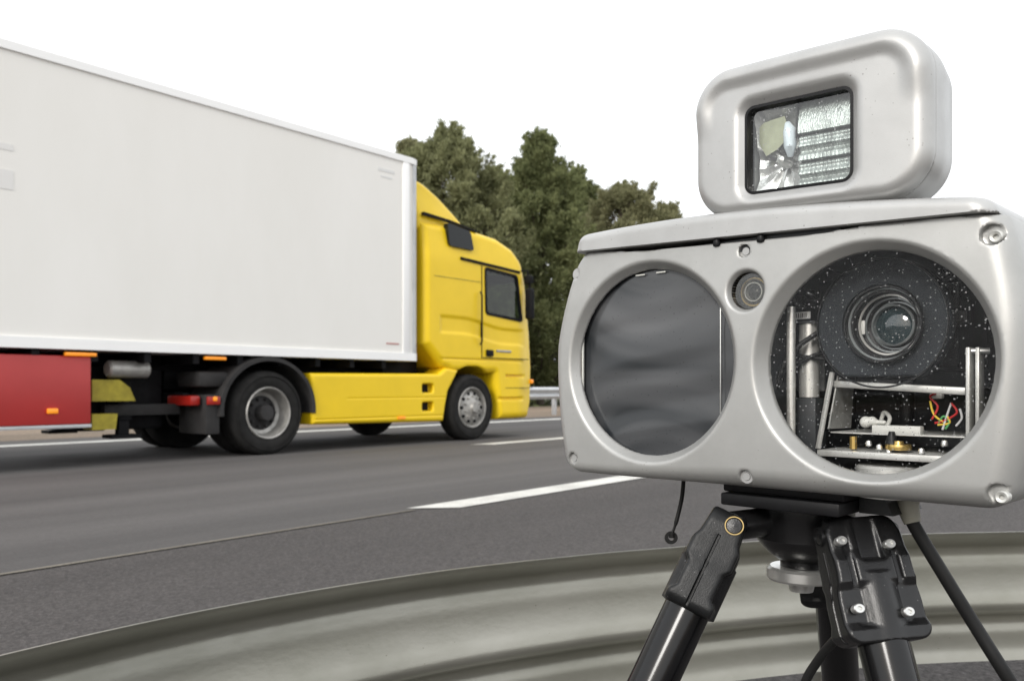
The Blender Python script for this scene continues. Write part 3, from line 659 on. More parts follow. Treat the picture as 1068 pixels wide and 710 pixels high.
def lidf(x, y, z):
    zz = z; hw = 178.5-.3*np.clip(zz, 0, 30); th = 20.5-10.5*((x+30)/200)**2
    d = rext(rrect(x, y-100, hw, 102.5, 14), np.abs(zz-1)-th, 7)
    d = np.maximum(d, .5-zz)
    return d
surf(lidf, np.arange(-190, 192, 1.8), np.concatenate([np.arange(-11, 24, 1.5), np.arange(24, 212, 6)]), np.arange(-4.5, 32, 1.5), 'lid', M['silver_top'], sc_, .001, 2, 60, lambda p: np.stack([p[:, 0], p[:, 1], p[:, 2]+ztop(p[:, 0])], 1))
MB().bb((-.110, .006, .188), (.075, .02, .1980)).build('gap_bar', M['dark'], sc_)  # dark bar along the slot under the lid
for x in (-.026, .013):
    MB().lathe([(0, -.0025), (.003, -.0018), (.0036, 0), (.003, .003), (0, .003)], Matrix.Translation((x, .003, ztop(x*1000)/1000-.0035)), 16).build('clip', M['black'], sc_)
# screws in their pockets
for hx, hz, hr in HOLES:
    s_cap = False
    if hr > 6:
        Mx = Matrix.Translation((hx/1000+.0018, .0108, hz/1000-.0015)) @ Matrix.Rotation(R(90), 4, 'X')
        MB().lathe([(0, .0005), (.0014, .0005), (.0018, .0032), (.0034, .004), (.0042, .003), (.0044, -.003)], Mx, 24).build('screw', M['alu'], sc_, 30)
    else:
        yb = .003*(hx/190)**2+.0025*((hz-100)/100)**2
        Mx = Matrix.Translation((hx/1000, .0035+yb, hz/1000)) @ Matrix.Rotation(R(90), 4, 'X')
        MB().lathe([(0, .0), (.0030, .0), (.0034, -.0008), (.0056, -.0008)], Mx, 24).build('plug', M['silver_top'], sc_, 30)
    s_cap = True
# small lens between the windows
Mx = Matrix.Translation((0, .024, .1565)) @ Matrix.Rotation(R(90), 4, 'X')
s_cap = False
q = MB().lathe([(.0145, .018), (.0145, 0), (0, 0)], Mx, 40).build('small_lens', M['black'], sc_)
MB().ring([(.0095, .004), (.0105, .009), (.0115, .009), (.0115, .004)], Mx, 40).build('lens_ring', M['brass'], q)
MB().ring([(.0065, .005), (.007, .0095), (.0078, .0095), (.0078, .005)], Mx, 40).build('lens_ring', M['steel'], q)
MB().lathe([(.0065, .005), (.004, .0075), (0, .0085)], Mx, 32).build('lens_glass', M['glassd'], q)
s_cap = True
MB().lathe([(0, 0), (.0142, 0)], Matrix.Translation((0, .009, .1565)) @ Matrix.Rotation(R(90), 4, 'X'), 40).build('lens_cover', glass('small_cover', (.8, .8, .78), 1.2), sc_, fix=False)

# left window: dark taut film, slightly uneven, with a light edge strip each side
def film_mat():
    m = mat('dark_film', (.040, .043, .046), .15, 0, spec=.5); N = m.node_tree.nodes; L = m.node_tree.links; p = N['Principled BSDF']
    tc = N.new('ShaderNodeTexCoord')
    sx = N.new('ShaderNodeSeparateXYZ'); L.new(tc.outputs['Object'], sx.inputs[0])
    a1 = N.new('ShaderNodeMath'); a1.operation = 'ADD'; a1.inputs[1].default_value = .098; L.new(sx.outputs[0], a1.inputs[0])
    a2 = N.new('ShaderNodeMath'); a2.operation = 'MULTIPLY'; L.new(a1.outputs[0], a2.inputs[0]); L.new(a1.outputs[0], a2.inputs[1])
    a3 = N.new('ShaderNodeMath'); a3.operation = 'SUBTRACT'; a3.inputs[1].default_value = .095; L.new(sx.outputs[2], a3.inputs[0])
    a4 = N.new('ShaderNodeMath'); a4.operation = 'MULTIPLY'; L.new(a2.outputs[0], a4.inputs[0]); L.new(a3.outputs[0], a4.inputs[1])
    a5 = N.new('ShaderNodeMath'); a5.operation = 'MULTIPLY_ADD'; a5.inputs[1].default_value = -95; L.new(a4.outputs[0], a5.inputs[0]); L.new(sx.outputs[2], a5.inputs[2])
    a6 = N.new('ShaderNodeMath'); a6.operation = 'MULTIPLY'; a6.inputs[1].default_value = 26; L.new(a5.outputs[0], a6.inputs[0])
    a7 = N.new('ShaderNodeMath'); a7.operation = 'MULTIPLY'; a7.inputs[1].default_value = 4; L.new(a1.outputs[0], a7.inputs[0])
    mp = N.new('ShaderNodeCombineXYZ'); L.new(a7.outputs[0], mp.inputs[0]); L.new(a6.outputs[0], mp.inputs[2])
    n = N.new('ShaderNodeTexNoise'); n.inputs['Scale'].default_value = 1.0; n.inputs['Detail'].default_value = 2.2; n.inputs['Distortion'].default_value = .35; L.new(mp.outputs[0], n.inputs[0])
    r = N.new('ShaderNodeValToRGB'); r.color_ramp.elements[0].position = .38; r.color_ramp.elements[1].position = .66
    r.color_ramp.elements[0].color = (.022, .025, .028, 1); r.color_ramp.elements[1].color = (.098, .100, .104, 1); L.new(n.outputs[0], r.inputs[0])  # arched bands painted into the base colour stand for reflections in the film
    v = N.new('ShaderNodeTexVoronoi'); v.inputs['Scale'].default_value = 300; L.new(tc.outputs['Object'], v.inputs[0])
    sp = N.new('ShaderNodeSeparateColor'); L.new(v.outputs['Color'], sp.inputs[0])
    k = N.new('ShaderNodeMath'); k.operation = 'MULTIPLY_ADD'; k.inputs[1].default_value = .35; k.inputs[2].default_value = -.11; L.new(sp.outputs[0], k.inputs[0])
    lt = N.new('ShaderNodeMath'); lt.operation = 'LESS_THAN'; L.new(v.outputs['Distance'], lt.inputs[0]); L.new(k.outputs[0], lt.inputs[1])
    lm = N.new('ShaderNodeMath'); lm.operation = 'MULTIPLY'; lm.inputs[1].default_value = .45; L.new(lt.outputs[0], lm.inputs[0])
    mm = N.new('ShaderNodeMix'); mm.data_type = 'RGBA'; L.new(lm.outputs[0], mm.inputs[0]); L.new(r.outputs[0], mm.inputs[6]); mm.inputs[7].default_value = (.02, .02, .02, 1); L.new(mm.outputs[2], p.inputs['Base Color'])
    b = N.new('ShaderNodeBump'); b.inputs['Strength'].default_value = .25; b.inputs['Distance'].default_value = .0015; L.new(n.outputs[0], b.inputs['Height']); L.new(b.outputs[0], p.inputs['Normal']); return m
vs, fs = [], []; n = 60
for i in range(n+1):
    for j in range(n+1):
        x = -.1865+.1795*i/n; z = .012+.176*j/n; yb = .016+.0004*math.sin(z*95+90*x*x)+.0002*math.sin(z*170-x*30+1)+.004*((x+.098)/.085)**2; vs.append((x, yb, z))
for i in range(n):
    for j in range(n): a = i*(n+1)+j; fs.append((a, a+n+1, a+n+2, a+1))
film = mk('radar_window', vs, fs, film_mat(), sc_, 180)
MB().bb((-.1785, .0135, .062), (-.1768, .0155, .142), .0004).build('edge_strip', M['wpl'], sc_)
MB().bb((-.187, .0145, .055), (-.1788, .0155, .150)).build('inner_edge', mat('tan_plastic', (.42, .30, .24), .5), sc_)
MB().bb((-.0300, .0138, .030), (-.0291, .0152, .155), .0003).build('edge_strip', M['screw'], sc_)
for xa, za in ((-.110, .1800), (-.088, .1805)): MB().box((xa, .0133, za), (.010, .001, .0012), .0003).build('reflector_clip', M['wpl'], sc_)

# right window: clear pane with dried drops
pane = MB().lathe([(0, 0), (.0815, 0)], Matrix.Translation((.095, .0128, .098)) @ Matrix.Rotation(R(90), 4, 'X'), 96).build('glass_pane', glass('wet_glass', (.98, .98, .98), .17, [(420, .26, .9), (230, .17, .5)]), sc_, fix=False)
MB().bb((.0085, .0165, .0145), (.0095, .189, .1855)).bb((.1745, .0165, .0145), (.1755, .189, .1855)).bb((.0095, .188, .0145), (.1745, .189, .1855)).bb((.0095, .0165, .0145), (.1745, .188, .0155)).bb((.0095, .0165, .1845), (.1745, .188, .1855)).build('inner_lining', M['dark'], sc_)
# film camera lens with its round hood
lc = B(918, 337, .045); Mx = Matrix.Translation(lc) @ Matrix.Rotation(R(90), 4, 'X'); MxL = Matrix.Translation((.004, -.0075, -.001)) @ Mx
def hoodf(x, y, z):
    rho = np.hypot(x, z); d = np.maximum(rho-49.5, -z-40)
    d = rext(d, np.abs(y-6)-6, 2.0)
    return smax(d, -np.maximum(rho-(29+0*y), y-40), 1.0)
ho = surf(hoodf, np.arange(-53, 54, 1.2), np.arange(-3, 16, 1.0), np.arange(-46, 54, 1.2), 'lens_hood', M['bluegrey'], sc_, .001, 2, 50); ho.location = lc
s_cap = False
MB().ring([(.0475, .0010), (.0480, .0022), (.0488, .0022), (.0490, .0010)], Mx, 96).build('hood_rim', M['castg'], ho).location = -lc
ln = MB().lathe([(.0295, -.002), (.0285, .0005), (.0275, -.001), (.0272, -.006), (.0250, -.007), (.0248, -.014), (.0232, -.015), (.0230, -.021), (.0212, -.022), (.0210, -.027), (.0185, -.028), (.0183, -.033)], MxL, 80).build('lens', M['black'], sc_, 30)
for r0, z0, mt in ((.0285, -.0005, 'castg'), (.0272, -.0058, 'lensring'), (.0249, -.0065, 'castg'), (.0231, -.0145, 'steel'), (.0211, -.0215, 'lensring'), (.0184, -.0275, 'lensring')):
    MB().ring([(r0, z0), (r0, z0+.0008), (r0-.0012, z0+.0008), (r0-.0016, z0)], MxL, 80).build('metal_ring', M[mt], ln)
MB().ring([(.0160, -.0285), (.0160, -.0215), (.0146, -.0205), (.0142, -.0285)], MxL, 64).build('retaining_ring', M['lensring'], ln)
MB().lathe([(.0143, -.0260), (.0105, -.0238), (.006, -.0225), (0, -.0219)], MxL, 64).build('lens_glass', mat('coated_lens', (.020, .036, .040), .05, 0, spec=1.0), ln)
MB().lathe([(.0170, -.031), (.0140, -.035), (.0125, -.036), (.0120, -.044), (.009, -.045), (.004, -.0435), (0, -.043)], MxL, 64).build('inner_barrel', M['glassd'], ln)
MB().ring([(.0126, -.0355), (.0128, -.0345), (.0118, -.0345), (.0116, -.0355)], MxL, 64).build('metal_ring', M['castg'], ln)
s_cap = True
Mx2 = Matrix.Translation(lc+Vector((-.019, -.002, -.004)))
MB().box(lc+Vector((-.0165, .0085, -.002)), (.0035, .002, .011), .001).build('aperture_tab', M['wpl'], ln)
MB().bb(lc+Vector((-.030, .056, -.034)), lc+Vector((.038, .128, .034)), .004).build('camera_body', M['black'], sc_)
s_cap = False
MB().lathe([(.0305, -.001), (.0305, -.060)], Mx, 64).build('barrel', M['black'], sc_)
s_cap = True
# steel rods, cables and label on the left
rp = B(825, 390, .034); MB().tube([(rp.x, rp.y, .018), (rp.x, rp.y, B(825, 320, .034).z)], .0034, 20).build('rod', M['steel'], sc_)
rp = B(844, 390, .060); MB().tube([(rp.x, rp.y, B(844, 414, .06).z), (rp.x, rp.y, B(844, 336, .06).z)], .0080, 28).build('rod', M['steel'], sc_)
MB().bb((rp.x-.012, rp.y-.01, .018), (rp.x+.010, rp.y+.01, B(844, 414, .06).z-.0005), .001).build('rod_block', M['dark'], sc_)
q = B(836, 371, .09); MB().bb((q.x-.02, q.y, q.z-.03), (q.x+.02, q.y+.002, q.z+.018)).build('back_plate', M['alu'], sc_)
q = B(837, 329, .052); lb = MB().box(q, (.0135, .002, .0060), .0005).build('label_strip', M['label'], sc_)
bc = MB()
for k, wv in enumerate((.0004, .0007, .0003, .0009, .0004, .0006)): bc.box(q+Vector((-.0045+.0016*k, -.0012, 0)), (wv, .0003, .0038))
bc.build('barcode', M['black'], lb)
MB().box(B(837, 336.5, .055), (.026, .01, .0018), .0004).build('shelf', M['dark'], sc_)
def cable(pts, r, m, name='cable', par=sc_): return MB().tube(spline(pts, 8), r, 10).build(name, m, par)
cable([B(806, 412, .035), B(816, 385, .037), B(832, 362, .04), B(856, 345, .05)], .0021, M['rubber'])
cable([B(812, 400, .045), B(826, 384, .047), B(846, 372, .05), B(864, 366, .06)], .0019, M['rubber'])
cable([B(822, 368, .05), B(838, 372, .05), B(860, 374, .055)], .0017, M['rubber'])
cable([B(850, 417, .06), B(832, 420, .055), B(828, 432, .055), B(840, 440, .06)], .0013, mat('grey_cable', (.16, .19, .21), .5))
MB().box(B(998, 331, .07), (.017, .008, .009), .001).build('connector', M['castg'], sc_)
MB().box(B(832, 315, .07), (.014, .01, .01), .002).box(B(848, 308, .07), (.01, .01, .008), .002).build('connector', M['castg'], sc_)
MB().box(B(828, 313, .063), (.003, .002, .003), .001).build('indicator_dot', M['screw'], sc_)
# bracket and trays
def bar(a, b, w_, t_, name, m): 
    a, b = Vector(a), Vector(b); d = b-a; L_ = d.length; rot = d.to_track_quat('X', 'Z').to_matrix().to_4x4()
    return MB().box((a+b)/2, (L_, t_, w_), min(w_, t_)*.2, rot).build(name, m, sc_)
bar(B(870, 400, .058), B(1008, 408, .058), .0055, .006, 'bracket_bar', M['alu'])
bar(B(868, 388, .052), B(853, 468, .040), .0026, .004, 'bracket_arm', M['alu'])
a_, b_, c_, d__ = B(873, 392, .058), B(889, 402, .10), B(886, 446, .10), B(863, 447, .056)
mk('side_plate', [a_, b_, c_, d__]+[v+Vector((.0012, 0, 0)) for v in (a_, b_, c_, d__)], [(0, 1, 2, 3), (7, 6, 5, 4), (0, 4, 5, 1), (1, 5, 6, 2), (2, 6, 7, 3), (3, 7, 4, 0)], M['alu'], sc_, 0)
for px_, y_ in ((1009, .046), (1019, .050)):
    q = B(px_, 362, y_); MB().bb((q.x-.0013, y_, B(px_, 464, y_).z), (q.x+.0013, y_+.012, q.z), .0006).build('bracket_arm', M['alu'], sc_)
MB().tube([B(1007, 366, .05), B(1032, 366, .056)], .0022, 10).build('pivot_pin', M['screw'], sc_)
tz = B(935, 453, .056).z
MB().bb((B(866, 448, .056).x, .056, tz-.0008), (B(1006, 455, .056).x, .125, tz+.0004), .0003).build('upper_tray', M['alu'], sc_)
tz2 = B(915, 474, .040).z
MB().bb((B(852, 470, .040).x, .040, tz2-.0035), (B(990, 474, .040).x, .0415, tz2+.0015), .0005).bb((B(852, 470, .040).x, .0417, tz2+.0002), (B(990, 474, .040).x, .14, tz2+.0014), .0003).build('lower_tray', M['alu'], sc_)
MB().box(B(936, 448, .060), (.036, .008, .0065), .001).build('terminal_block', M['wpl'], sc_)
def blobf(x, y, z):
    return smin(smin(np.sqrt(x*x+y*y+z*z)-4.5, np.sqrt((x-5)**2+y*y+(z-1)**2)-3.5, 2), np.hypot(np.hypot(y, z-.2), np.maximum(np.abs(x-9)-5, 0))-1.6, 2)
bl = surf(blobf, np.arange(-7, 18, .8), np.arange(-7, 7, .8), np.arange(-7, 8, .8), 'cable_clip', M['wpl'], sc_, .001, 1); bl.location = B(903, 440, .062)
MB().tube([B(890, 455, .05), B(890, 468, .05)], .0028, 8).build('brass_bolt', M['brass'], sc_)
q = B(937, 466, .055); MB().lathe([(0, -.002), (.009, -.002), (.0095, .0), (.009, .002), (.004, .0022), (.0035, .0045), (0, .0045)], Matrix.Translation(q), 12).build('brass_nut', M['brass'], sc_, 30)
q = B(930, 458, .055); MB().lathe([(.005, -.004), (.002, .006), (0, .006)], Matrix.Translation(q), 16).build('adjuster', M['castg'], sc_)
MB().box(B(925, 398, .062), (.040, .01, .004), .0008).build('mount_plate', M['castg'], sc_)
sb = MB()
for px, py in ((917, 466), (961, 470), (927, 471), (985, 462), (906, 462)): sb.lathe([(0, .0022), (.0018, .0018), (.0024, 0), (.0024, -.002)], Matrix.Translation(B(px, py, .05)), 10)
sb.build('tray_screw', M['screw'], sc_, split=True)
cy = B(922, 491, .05); MB().lathe([(0, .012), (.022, .012), (.024, .010), (.024, -.012), (0, -.012)], Matrix.Translation(cy+Vector((0, .01, -.008)))).build('base_cylinder', M['alu'], sc_)
for m_, pts in ((M['wire_r'], [(972, 437), (978, 424), (970, 414), (976, 410)]), (M['wire_r'], [(992, 420), (998, 430), (986, 438), (975, 441)]), (M['wire_y'], [(970, 418), (974, 432), (984, 440)]),
                (M['wire_w'], [(983, 448), (987, 435), (992, 420)]), (M['wire_g'], [(986, 447), (990, 440), (984, 434), (979, 441)]), (M['wire_w'], [(997, 444), (1003, 436), (1001, 426)]), (M['wire_y'], [(978, 443), (990, 441), (988, 434)])):
    cable([B(px, py, .070) for px, py in pts], .0008, m_, 'wire')
MB().box(B(977, 413, .075), (.009, .006, .004), .001).build('wire_clip', M['wpl'], sc_)
MB().tube([B(946, 400, .12), B(946, 440, .12)], .006, 16).build('post', M['castg'], sc_)
cable([B(918, 442, .09), B(922, 430, .09), B(928, 436, .085), B(924, 446, .08)], .0016, M['wpl'])
ft = MB().bb((-.040, .035, -.008), (.065, .165, .004), .002).build('base_plate', M['black'], sc_)
MB().bb((-.038, .028, -.0185), (.064, .160, -.0083), .0015).build('slide_rail', M['black'], sc_)
MB().prism([(.066, -.018), (.092, -.018), (.086, -.006), (.066, -.004)], .06, .12).build('clamp_lever', M['castg'], sc_)

# ------------------------------------------------------------------ flash head on the lid
def tilt(x, z): return z+.037*(x-44.5)
FC = (44.5, 274.5)
def flashf(x, y, z):
    zt = tilt(x, z)-FC[1]; xx = x-FC[0]
    d2 = rrect(xx, zt, 93, 60, 34)
    band = ss(2, 34, zt)*(1-ss(9, 21, -d2))
    yy = y+3.4*band-2.5*(xx/92)**2
    w2 = rrect(xx+3.5, zt+9, 44, 35.5, 9); d2s = d2+3*ss(14.6, 15.4, y)
    d = rext(d2s, np.abs(yy-22)-22, 11)
    cone = (w2-(6-7*np.clip(y/6, -1, 1)))*.7
    d = smax(d, -np.maximum(cone, y-18), 2.2)
    return np.maximum(d, -np.maximum(w2-(-1), y-38))
fl = empty('flash_head', BOXO+Vector((.0445*SQ+.03*SQ, -.0445*SQ+.03*SQ, .214)), R(-45), 'silver flash unit with rectangular glass window standing on the camera box', 'flash')
off = Vector((-.0445, -.03, -.214))
def onfl(o): o.location = o.location+off; return o
onfl(surf(flashf, np.arange(-52, 142, 1.4), np.concatenate([np.arange(-8, 24, 1.2), np.arange(24, 49, 3)]), np.arange(208, 346, 1.4), 'front_shell', M['silver_top'], fl, .001, 2, 55))
def flashb(x, y, z):
    zt = tilt(x, z)-FC[1]; xx = x-FC[0]; sh = 3.0*ss(30, 72, y)
    d = rext(rrect(xx, zt, 92.5-sh*1.5, 59.5-sh, 33)+0*y, np.abs(y-36)-37, 12)
    d = np.maximum(d, 16.6-y)
    return np.maximum(d, -np.maximum(rrect(xx, zt, 87, 54, 29), y-50))
onfl(surf(flashb, np.arange(-52, 142, 1.8), np.concatenate([np.arange(14, 22, 1), np.arange(22, 78, 2)]), np.arange(206, 346, 1.8), 'rear_shell', M['silver_top'], fl, .001, 2, 60))
def seamf(x, y, z):
    zt = tilt(x, z)-FC[1]; xx = x-FC[0]; d2 = rrect(xx, zt, 92.0, 59.0, 33); return np.maximum(np.maximum(d2, -d2-5)+0*y, np.abs(y-15.8)-1.3)
onfl(surf(seamf, np.arange(-52, 142, 1.3), np.arange(13, 19, .8), np.arange(208, 344, 1.3), 'seam_dark_ring', M['black'], fl, .001, 0, 40))  # black ring added for the shade in the seam between the shells
def neckf(x, y, z):
    zt = tilt(x, z)-FC[1]; xx = x-FC[0]-6
    return rext(rrect(xx, y-46, 66+.035*np.clip(-zt-50, -20, 20)**2, 34+.02*np.clip(-zt-50, -20, 20)**2, 24), np.abs(zt+55.5)-7, 3)
onfl(surf(neckf, np.arange(-45, 150, 2.5), np.arange(-4, 100, 2.5), np.arange(204, 236, 1.5), 'neck', M['silver_top'], fl, .001, 1, 60))
def fpt(x, y, z): return Vector((x/1000, y/1000, (z-.037*(x-44.5))/1000))
def rrpts(cx, cz, hx, hz, r, n=6):
    out = []
    for sx, sz, a0 in ((1, 1, 0), (-1, 1, 90), (-1, -1, 180), (1, -1, 270)):
        for k in range(n+1): a = R(a0+90*k/n); out.append((cx+sx*(hx-r)+r*math.cos(a), cz+sz*(hz-r)+r*math.sin(a)))
    return out
P0 = rrpts(41, 265.5, 43.4, 34.9, 8); P1 = rrpts(41, 265.5, 41.2, 32.6, 6); n = len(P0)
vs = [fpt(x, 5.5, z) for x, z in P0]+[fpt(x, 5.2, z) for x, z in P1]+[fpt(x, 17, z) for x, z in P1]+[fpt(x, 17, z) for x, z in P0]
fs = []
for b in range(3): fs += [(b*n+i, b*n+(i+1) % n, (b+1)*n+(i+1) % n, (b+1)*n+i) for i in range(n)]
onfl(mk('gasket', vs, fs, M['black'], fl, 30))
P2 = rrpts(41, 265.5, 41.0, 32.4, 5)
onfl(mk('glass_cover', [fpt(x, 10, z) for x, z in P2], [tuple(range(n))], glass('flash_glass', (.95, .97, .96), 1.3, [(420, .3, .4)]), fl, 0, False))
# reflector: facetted bowl on the left, stepped ribs on the right
silverm = mat('reflector_silver', (.90, .91, .90), .2, .7, .12, 60, .5, 90, dist=.0015, spec=.8)
ribm = mat('ribbed_lens', (.50, .54, .52), .28, .6, .35, 45, .8, 420, dist=.0012, stretch=(3, 1, .6))
vs, fs = [], []; nx, nz = 56, 60
cx0, cz0 = 21, 258
for i in range(nx+1):
    for j in range(nz+1):
        x = -.5+38.5*i/nx; z = 232+66*j/nz; dx, dz = x-cx0, z-cz0; a = math.atan2(dz, dx); r_ = math.hypot(dx, dz*.8)
        fc = abs(((a/(math.tau/9)+.3) % 1)-.5)*2
        y = 33-.013*r_*r_-2.6*fc*min(1, r_/9)+.9*math.sin(x*.21+z*.13)
        vs.append(fpt(x, max(11.5, min(y, 36)), z))
for i in range(nx):
    for j in range(nz): a = i*(nz+1)+j; fs.append((a, a+nz+1, a+nz+2, a+1))
onfl(mk('reflector_bowl', vs, fs, silverm, fl, 24))
vs, fs = [], []; nx, nz = 90, 130
for i in range(nx+1):
    for j in range(nz+1):
        x = 38.5+44*i/nx; z = 232+66*j/nz
        if z > 274: y = 12.5+5*((z-274)/24)**2
        else: ph = ((z-232)/10.5) % 1; y = 13+(4.2+2*math.sin(z*.9))*ph**1.4+.3*math.sin(x*2.0)
        vs.append(fpt(x, y, z))
for i in range(nx):
    for j in range(nz): a = i*(nz+1)+j; fs.append((a, a+nz+1, a+nz+2, a+1))
onfl(mk('stepped_reflector', vs, fs, ribm, fl, 30))
onfl(MB().box(fpt(37.6, 15, 284), (.0014, .006, .026), .0006).build('divider', M['castg'], fl))
onfl(MB().tube([fpt(30, 18, 259), fpt(31.2, 15, 266), fpt(31, 15, 278), fpt(28, 17, 285)], [.0022, .0048, .0052, .0022], 14).build('flash_tube', mat('frosted_tube', (.74, .82, .88), .25), fl))
onfl(MB().lathe([(0, .008), (.003, .007), (.0048, 0), (.0048, -.006)], Matrix.Translation(fpt(23, 22, 257)) @ Matrix.Rotation(R(90), 4, 'X'), 16).build('lamp_socket', M['screw'], fl))
vs = [fpt(x, 17-.2*(x-8)*.2, z) for x, z in ((4, 286), (4, 273), (10, 262), (20, 266), (27, 272), (28.5, 282), (26, 291), (8, 289))]
onfl(mk('inner_film', vs, [tuple(range(8))], mat('yellow_green_film', (.36, .37, .25), .25, .3, .15, 90), fl, 0))

# ------------------------------------------------------------------ tripod
TX = Vector((.254, .736))
tri = empty('tripod', (TX.x, TX.y, 0), 0, 'black heavy duty tripod with cast metal leg joints under the camera', 'tripod')
toff = Vector((-TX.x, -TX.y, 0))
def tb(mb, name, m, sm=35): mb.v = [tuple(Vector(v)+toff) for v in mb.v]; return mb.build(name, m, tri, sm)
ZB = .72-.0188
hub = MB().lathe([(0, 0), (.0405, 0), (.042, -.002), (.042, -.020), (.0412, -.022), (.041, -.031), (.036, -.038), (.029, -.045), (.0235, -.049), (.0195, -.051), (.0195, -.056), (0, -.056)], Matrix.Translation((TX.x, TX.y, ZB)), 64)
tb(hub, 'head', M['cast'], 30)
nut = MB().lathe([(0, -.0565), (.026, -.0565), (.029, -.0585), (.029, -.066), (.0275, -.068), (.012, -.069), (.010, -.078), (0, -.078)], Matrix.Translation((TX.x-.002, TX.y, ZB)), 28)
tb(nut, 'clamp_nut', M['screw'], 30)
def basis(o, down, face):
    d = down.normalized(); f_ = (face-d*face.dot(d)).normalized(); w_ = d.cross(f_).normalized()
    m = Matrix((w_, f_, -d)).transposed().to_4x4(); m.translation = o; return m       # local x = pivot axis, y = face, z = up along the leg
def clampf(x, y, z):
    """cast leg joint: two cheeks round the pivot, a clamp shell round the tube"""
    top = np.maximum(np.abs(x)-33, 0)*0
    out = rrect(x+0*y, z+49, 34+2.5*ss(-40, -75, z)-3*ss(-5, 10, z), 64, 12)
    pr = np.interp(np.clip(z, -120, 20), [-120, -100, -92, -60, -52, -30, -20, 20], [19, 19, 15, 15, 19, 19, 16, 13])
    d = rext(out, np.abs(y)-pr-1.0*np.cos(x*.09), 3.2)
    # central bulge over the tube, flanked by two steps
    d = smin(d, np.maximum(np.hypot(x, y)-21.5, np.abs(z+78)-33), 2)
    d = smax(d, -np.maximum(np.maximum(np.abs(np.abs(x)-20)-2.4, -np.abs(y)+15.5), -z-96), 3)
    d = smax(d, -sbox(x, np.abs(y), z, (-10, 12.5, -32), (10, 40, 30), 3), 3)
    # seam on the side cheeks
    return smax(d, -np.maximum(np.maximum(np.abs(y-1)-1.0, 31.5-np.abs(x)), z+18), 1)
def leg(top, low, face, foot, m, name='leg', lbl=None, sc=(.90, .94, .75)):
    dn = (low-top).normalized(); Mx = basis(top, dn, face)
    o = surf(clampf, np.arange(-42, 43, 1.5), np.arange(-27, 28, 1.5), np.arange(-120, 22, 1.5), 'leg_joint', m, tri, .001, 1, 45)
    o.matrix_local = Matrix.Translation(toff) @ Mx @ Matrix.Diagonal((*sc, 1))
    if lbl: o['label'] = lbl
    t_end = top+dn*foot
    tube = MB().tube([top+dn*.055, t_end], .0190, 32); tb(tube, 'leg', M['tubeb'])
    lo = MB().tube([t_end+dn*-.0, t_end+dn*((t_end.z-.025)/-dn.z)], .0150, 24) if t_end.z > .03 else None
    if lo: tb(lo, 'lower_leg', M['tubeb'])
    ft_ = t_end+dn*((t_end.z-.02)/-dn.z); tb(MB().lathe([(0, -.02), (.018, -.02), (.021, -.01), (.017, .03), (0, .03)], Matrix.Translation(ft_), 20), 'foot', M['rubber'])
    return o, Mx
def bolt(o, x, z, y, r=.0048):
    s = MB().lathe([(0, .0010), (.0018, .0010), (.0022, .0026), (r*.86, .0026), (r, .0018), (r, -.004), (0, -.004)], Matrix.Translation((x, y, z)) @ Matrix.Rotation(R(-90), 4, 'X'), 24)
    return s.build('bolt', M['screw'], o, 30)
def pivot(o, sgn, m, dy=0, sc=(.90, .94, .75)):
    Mx = Matrix.Translation((sgn*.0335, dy, -.001)) @ Matrix.Diagonal((1, .9/sc[1], .9/sc[2], 1)) @ Matrix.Rotation(R(90)*sgn, 4, 'Y')
    MB().ring([(.0074, 0), (.0075, .0022), (.0083, .0022), (.0085, 0)], Mx, 40).build('pivot_ring', m, o)
    MB().lathe([(0, .0022), (.0065, .0016), (.0072, 0)], Mx, 32).build('pivot_cap', M['cast'], o)
# front right leg, its broad side towards the photographer
o1, X1 = leg(W(893, 556, .672), W(929, 700, .632), Vector((.10, -1, .15)), .42, M['cast'])
for bx_, bz in ((-.0165, -.018), (.0255, -.011), (-.0165, -.0865), (.0255, -.0795)): bolt(o1, bx_*1.0, bz, .019 if bz > -.05 else .0205)
pivot(o1, -1, M['cast']); pivot(o1, 1, M['cast'])
# left leg, seen from its narrow side
o2, X2 = leg(W(757, 549, .712), W(686, 700, .690), Vector((-1, .22, 0)), .42, M['castg'], sc=(.90, 1.08, .68))
pivot(o2, 1, M['brassd'], -.006, (.90, 1.08, .68)); pivot(o2, -1, M['brassd'], -.006, (.90, 1.08, .68))
for z in (-.022, -.092): MB().box((.0345, .0, z), (.006, .004, .005), .001).build('pin', M['screw'], o2)
MB().box((.0352, .001, -.057), (.002, .006, .055), .0008).build('slot', M['black'], o2)
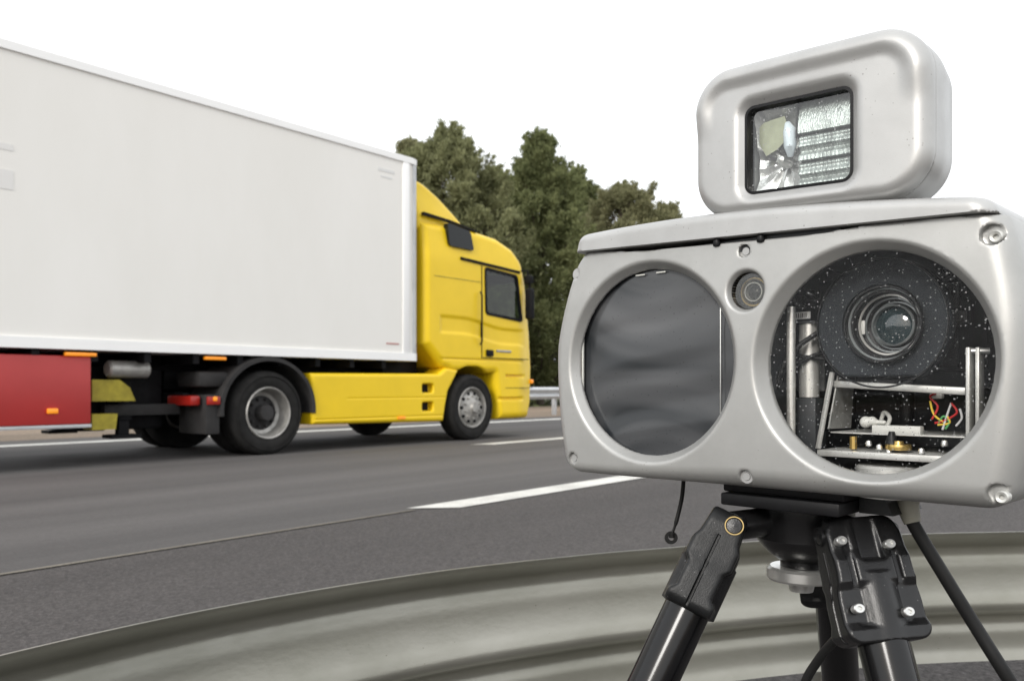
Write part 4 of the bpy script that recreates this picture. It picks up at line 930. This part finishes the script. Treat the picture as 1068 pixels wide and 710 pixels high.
# rear leg, mostly hidden
o3, X3 = leg(W(866, 556, .79), W(876, 700, .90), Vector((.3, 1, 0)), .42, M['cast'])
sp = MB()
for X_ in (X1, X2, X3):
    p_ = X_.translation; c_ = Vector((TX.x, TX.y, ZB-.014)); sp.tube([c_, c_.lerp(p_, 1)], .0125, 16)
tb(sp, 'arm', M['cast'])

# ------------------------------------------------------------------ hanging leads
pb = spline([W(947, 527, .66), W(952, 545, .656), W(986, 602, .648), (W(1020, 657, .64)), W(1056, 714, .63), W(1140, 845, .62), W(1220, 1050, .62), (W(1245, 1300, .66))], 8)
c0 = Vector((pb[0].x, pb[0].y, 0)); pl_ = [p-c0 for p in pb]; 
for p in pl_:
    if p.z < .008: p.z = .008
pc = MB().tube(pl_, .0050, 16).build('power_cable', M['rubber'], None); pc.location = c0
tag(pc, 'thick black lead running from under the camera down to the right', 'cable')
MB().tube([pl_[0]+Vector((0, 0, .004)), pl_[3], pl_[8]], [.0085, .008, .0065], 18).build('grommet', mat('grommet_plastic', (.30, .29, .24), .5), pc)
cp = spline([W(713, 500, .80), W(711, 520, .80), W(705, 545, .80), W(701, 556, .80)], 6); c0 = Vector((cp[0].x, cp[0].y, cp[-1].z))
th = MB().tube([p-c0 for p in cp], [.0020]*(len(cp)-6)+[.0013]*6, 10).build('loose_cord', M['rubber'], None); th.location = c0
tag(th, 'thin black cord with a small plug end hanging below the left window', 'cord')
e_ = cp[-1]-c0; MB().ring([(.0028, -.0018), (.0028, .0018), (.0060, .0018), (.0060, -.0018)], Matrix.Translation(e_+Vector((-.001, 0, -.004))) @ Matrix.Rotation(R(75), 4, 'X'), 20).tube([e_, e_+Vector((.0, 0, -.004))], .003, 8).build('plug', M['rubber'], th)
lp = spline([W(905, 640, .72), W(876, 662, .75), W(852, 690, .77), W(836, 722, .78), W(818, 800, .80), W(815, 1000, .82), W(830, 1280, .85)], 8)
c0 = Vector((lp[0].x, lp[0].y, 0)); l2 = [p-c0 for p in lp]
for p in l2:
    if p.z < .006: p.z = .006
o = MB().tube(l2, .0042, 12).build('signal_cable', M['rubber'], None); o.location = c0
tag(o, 'slim black lead curving down behind the front tripod leg', 'cable')
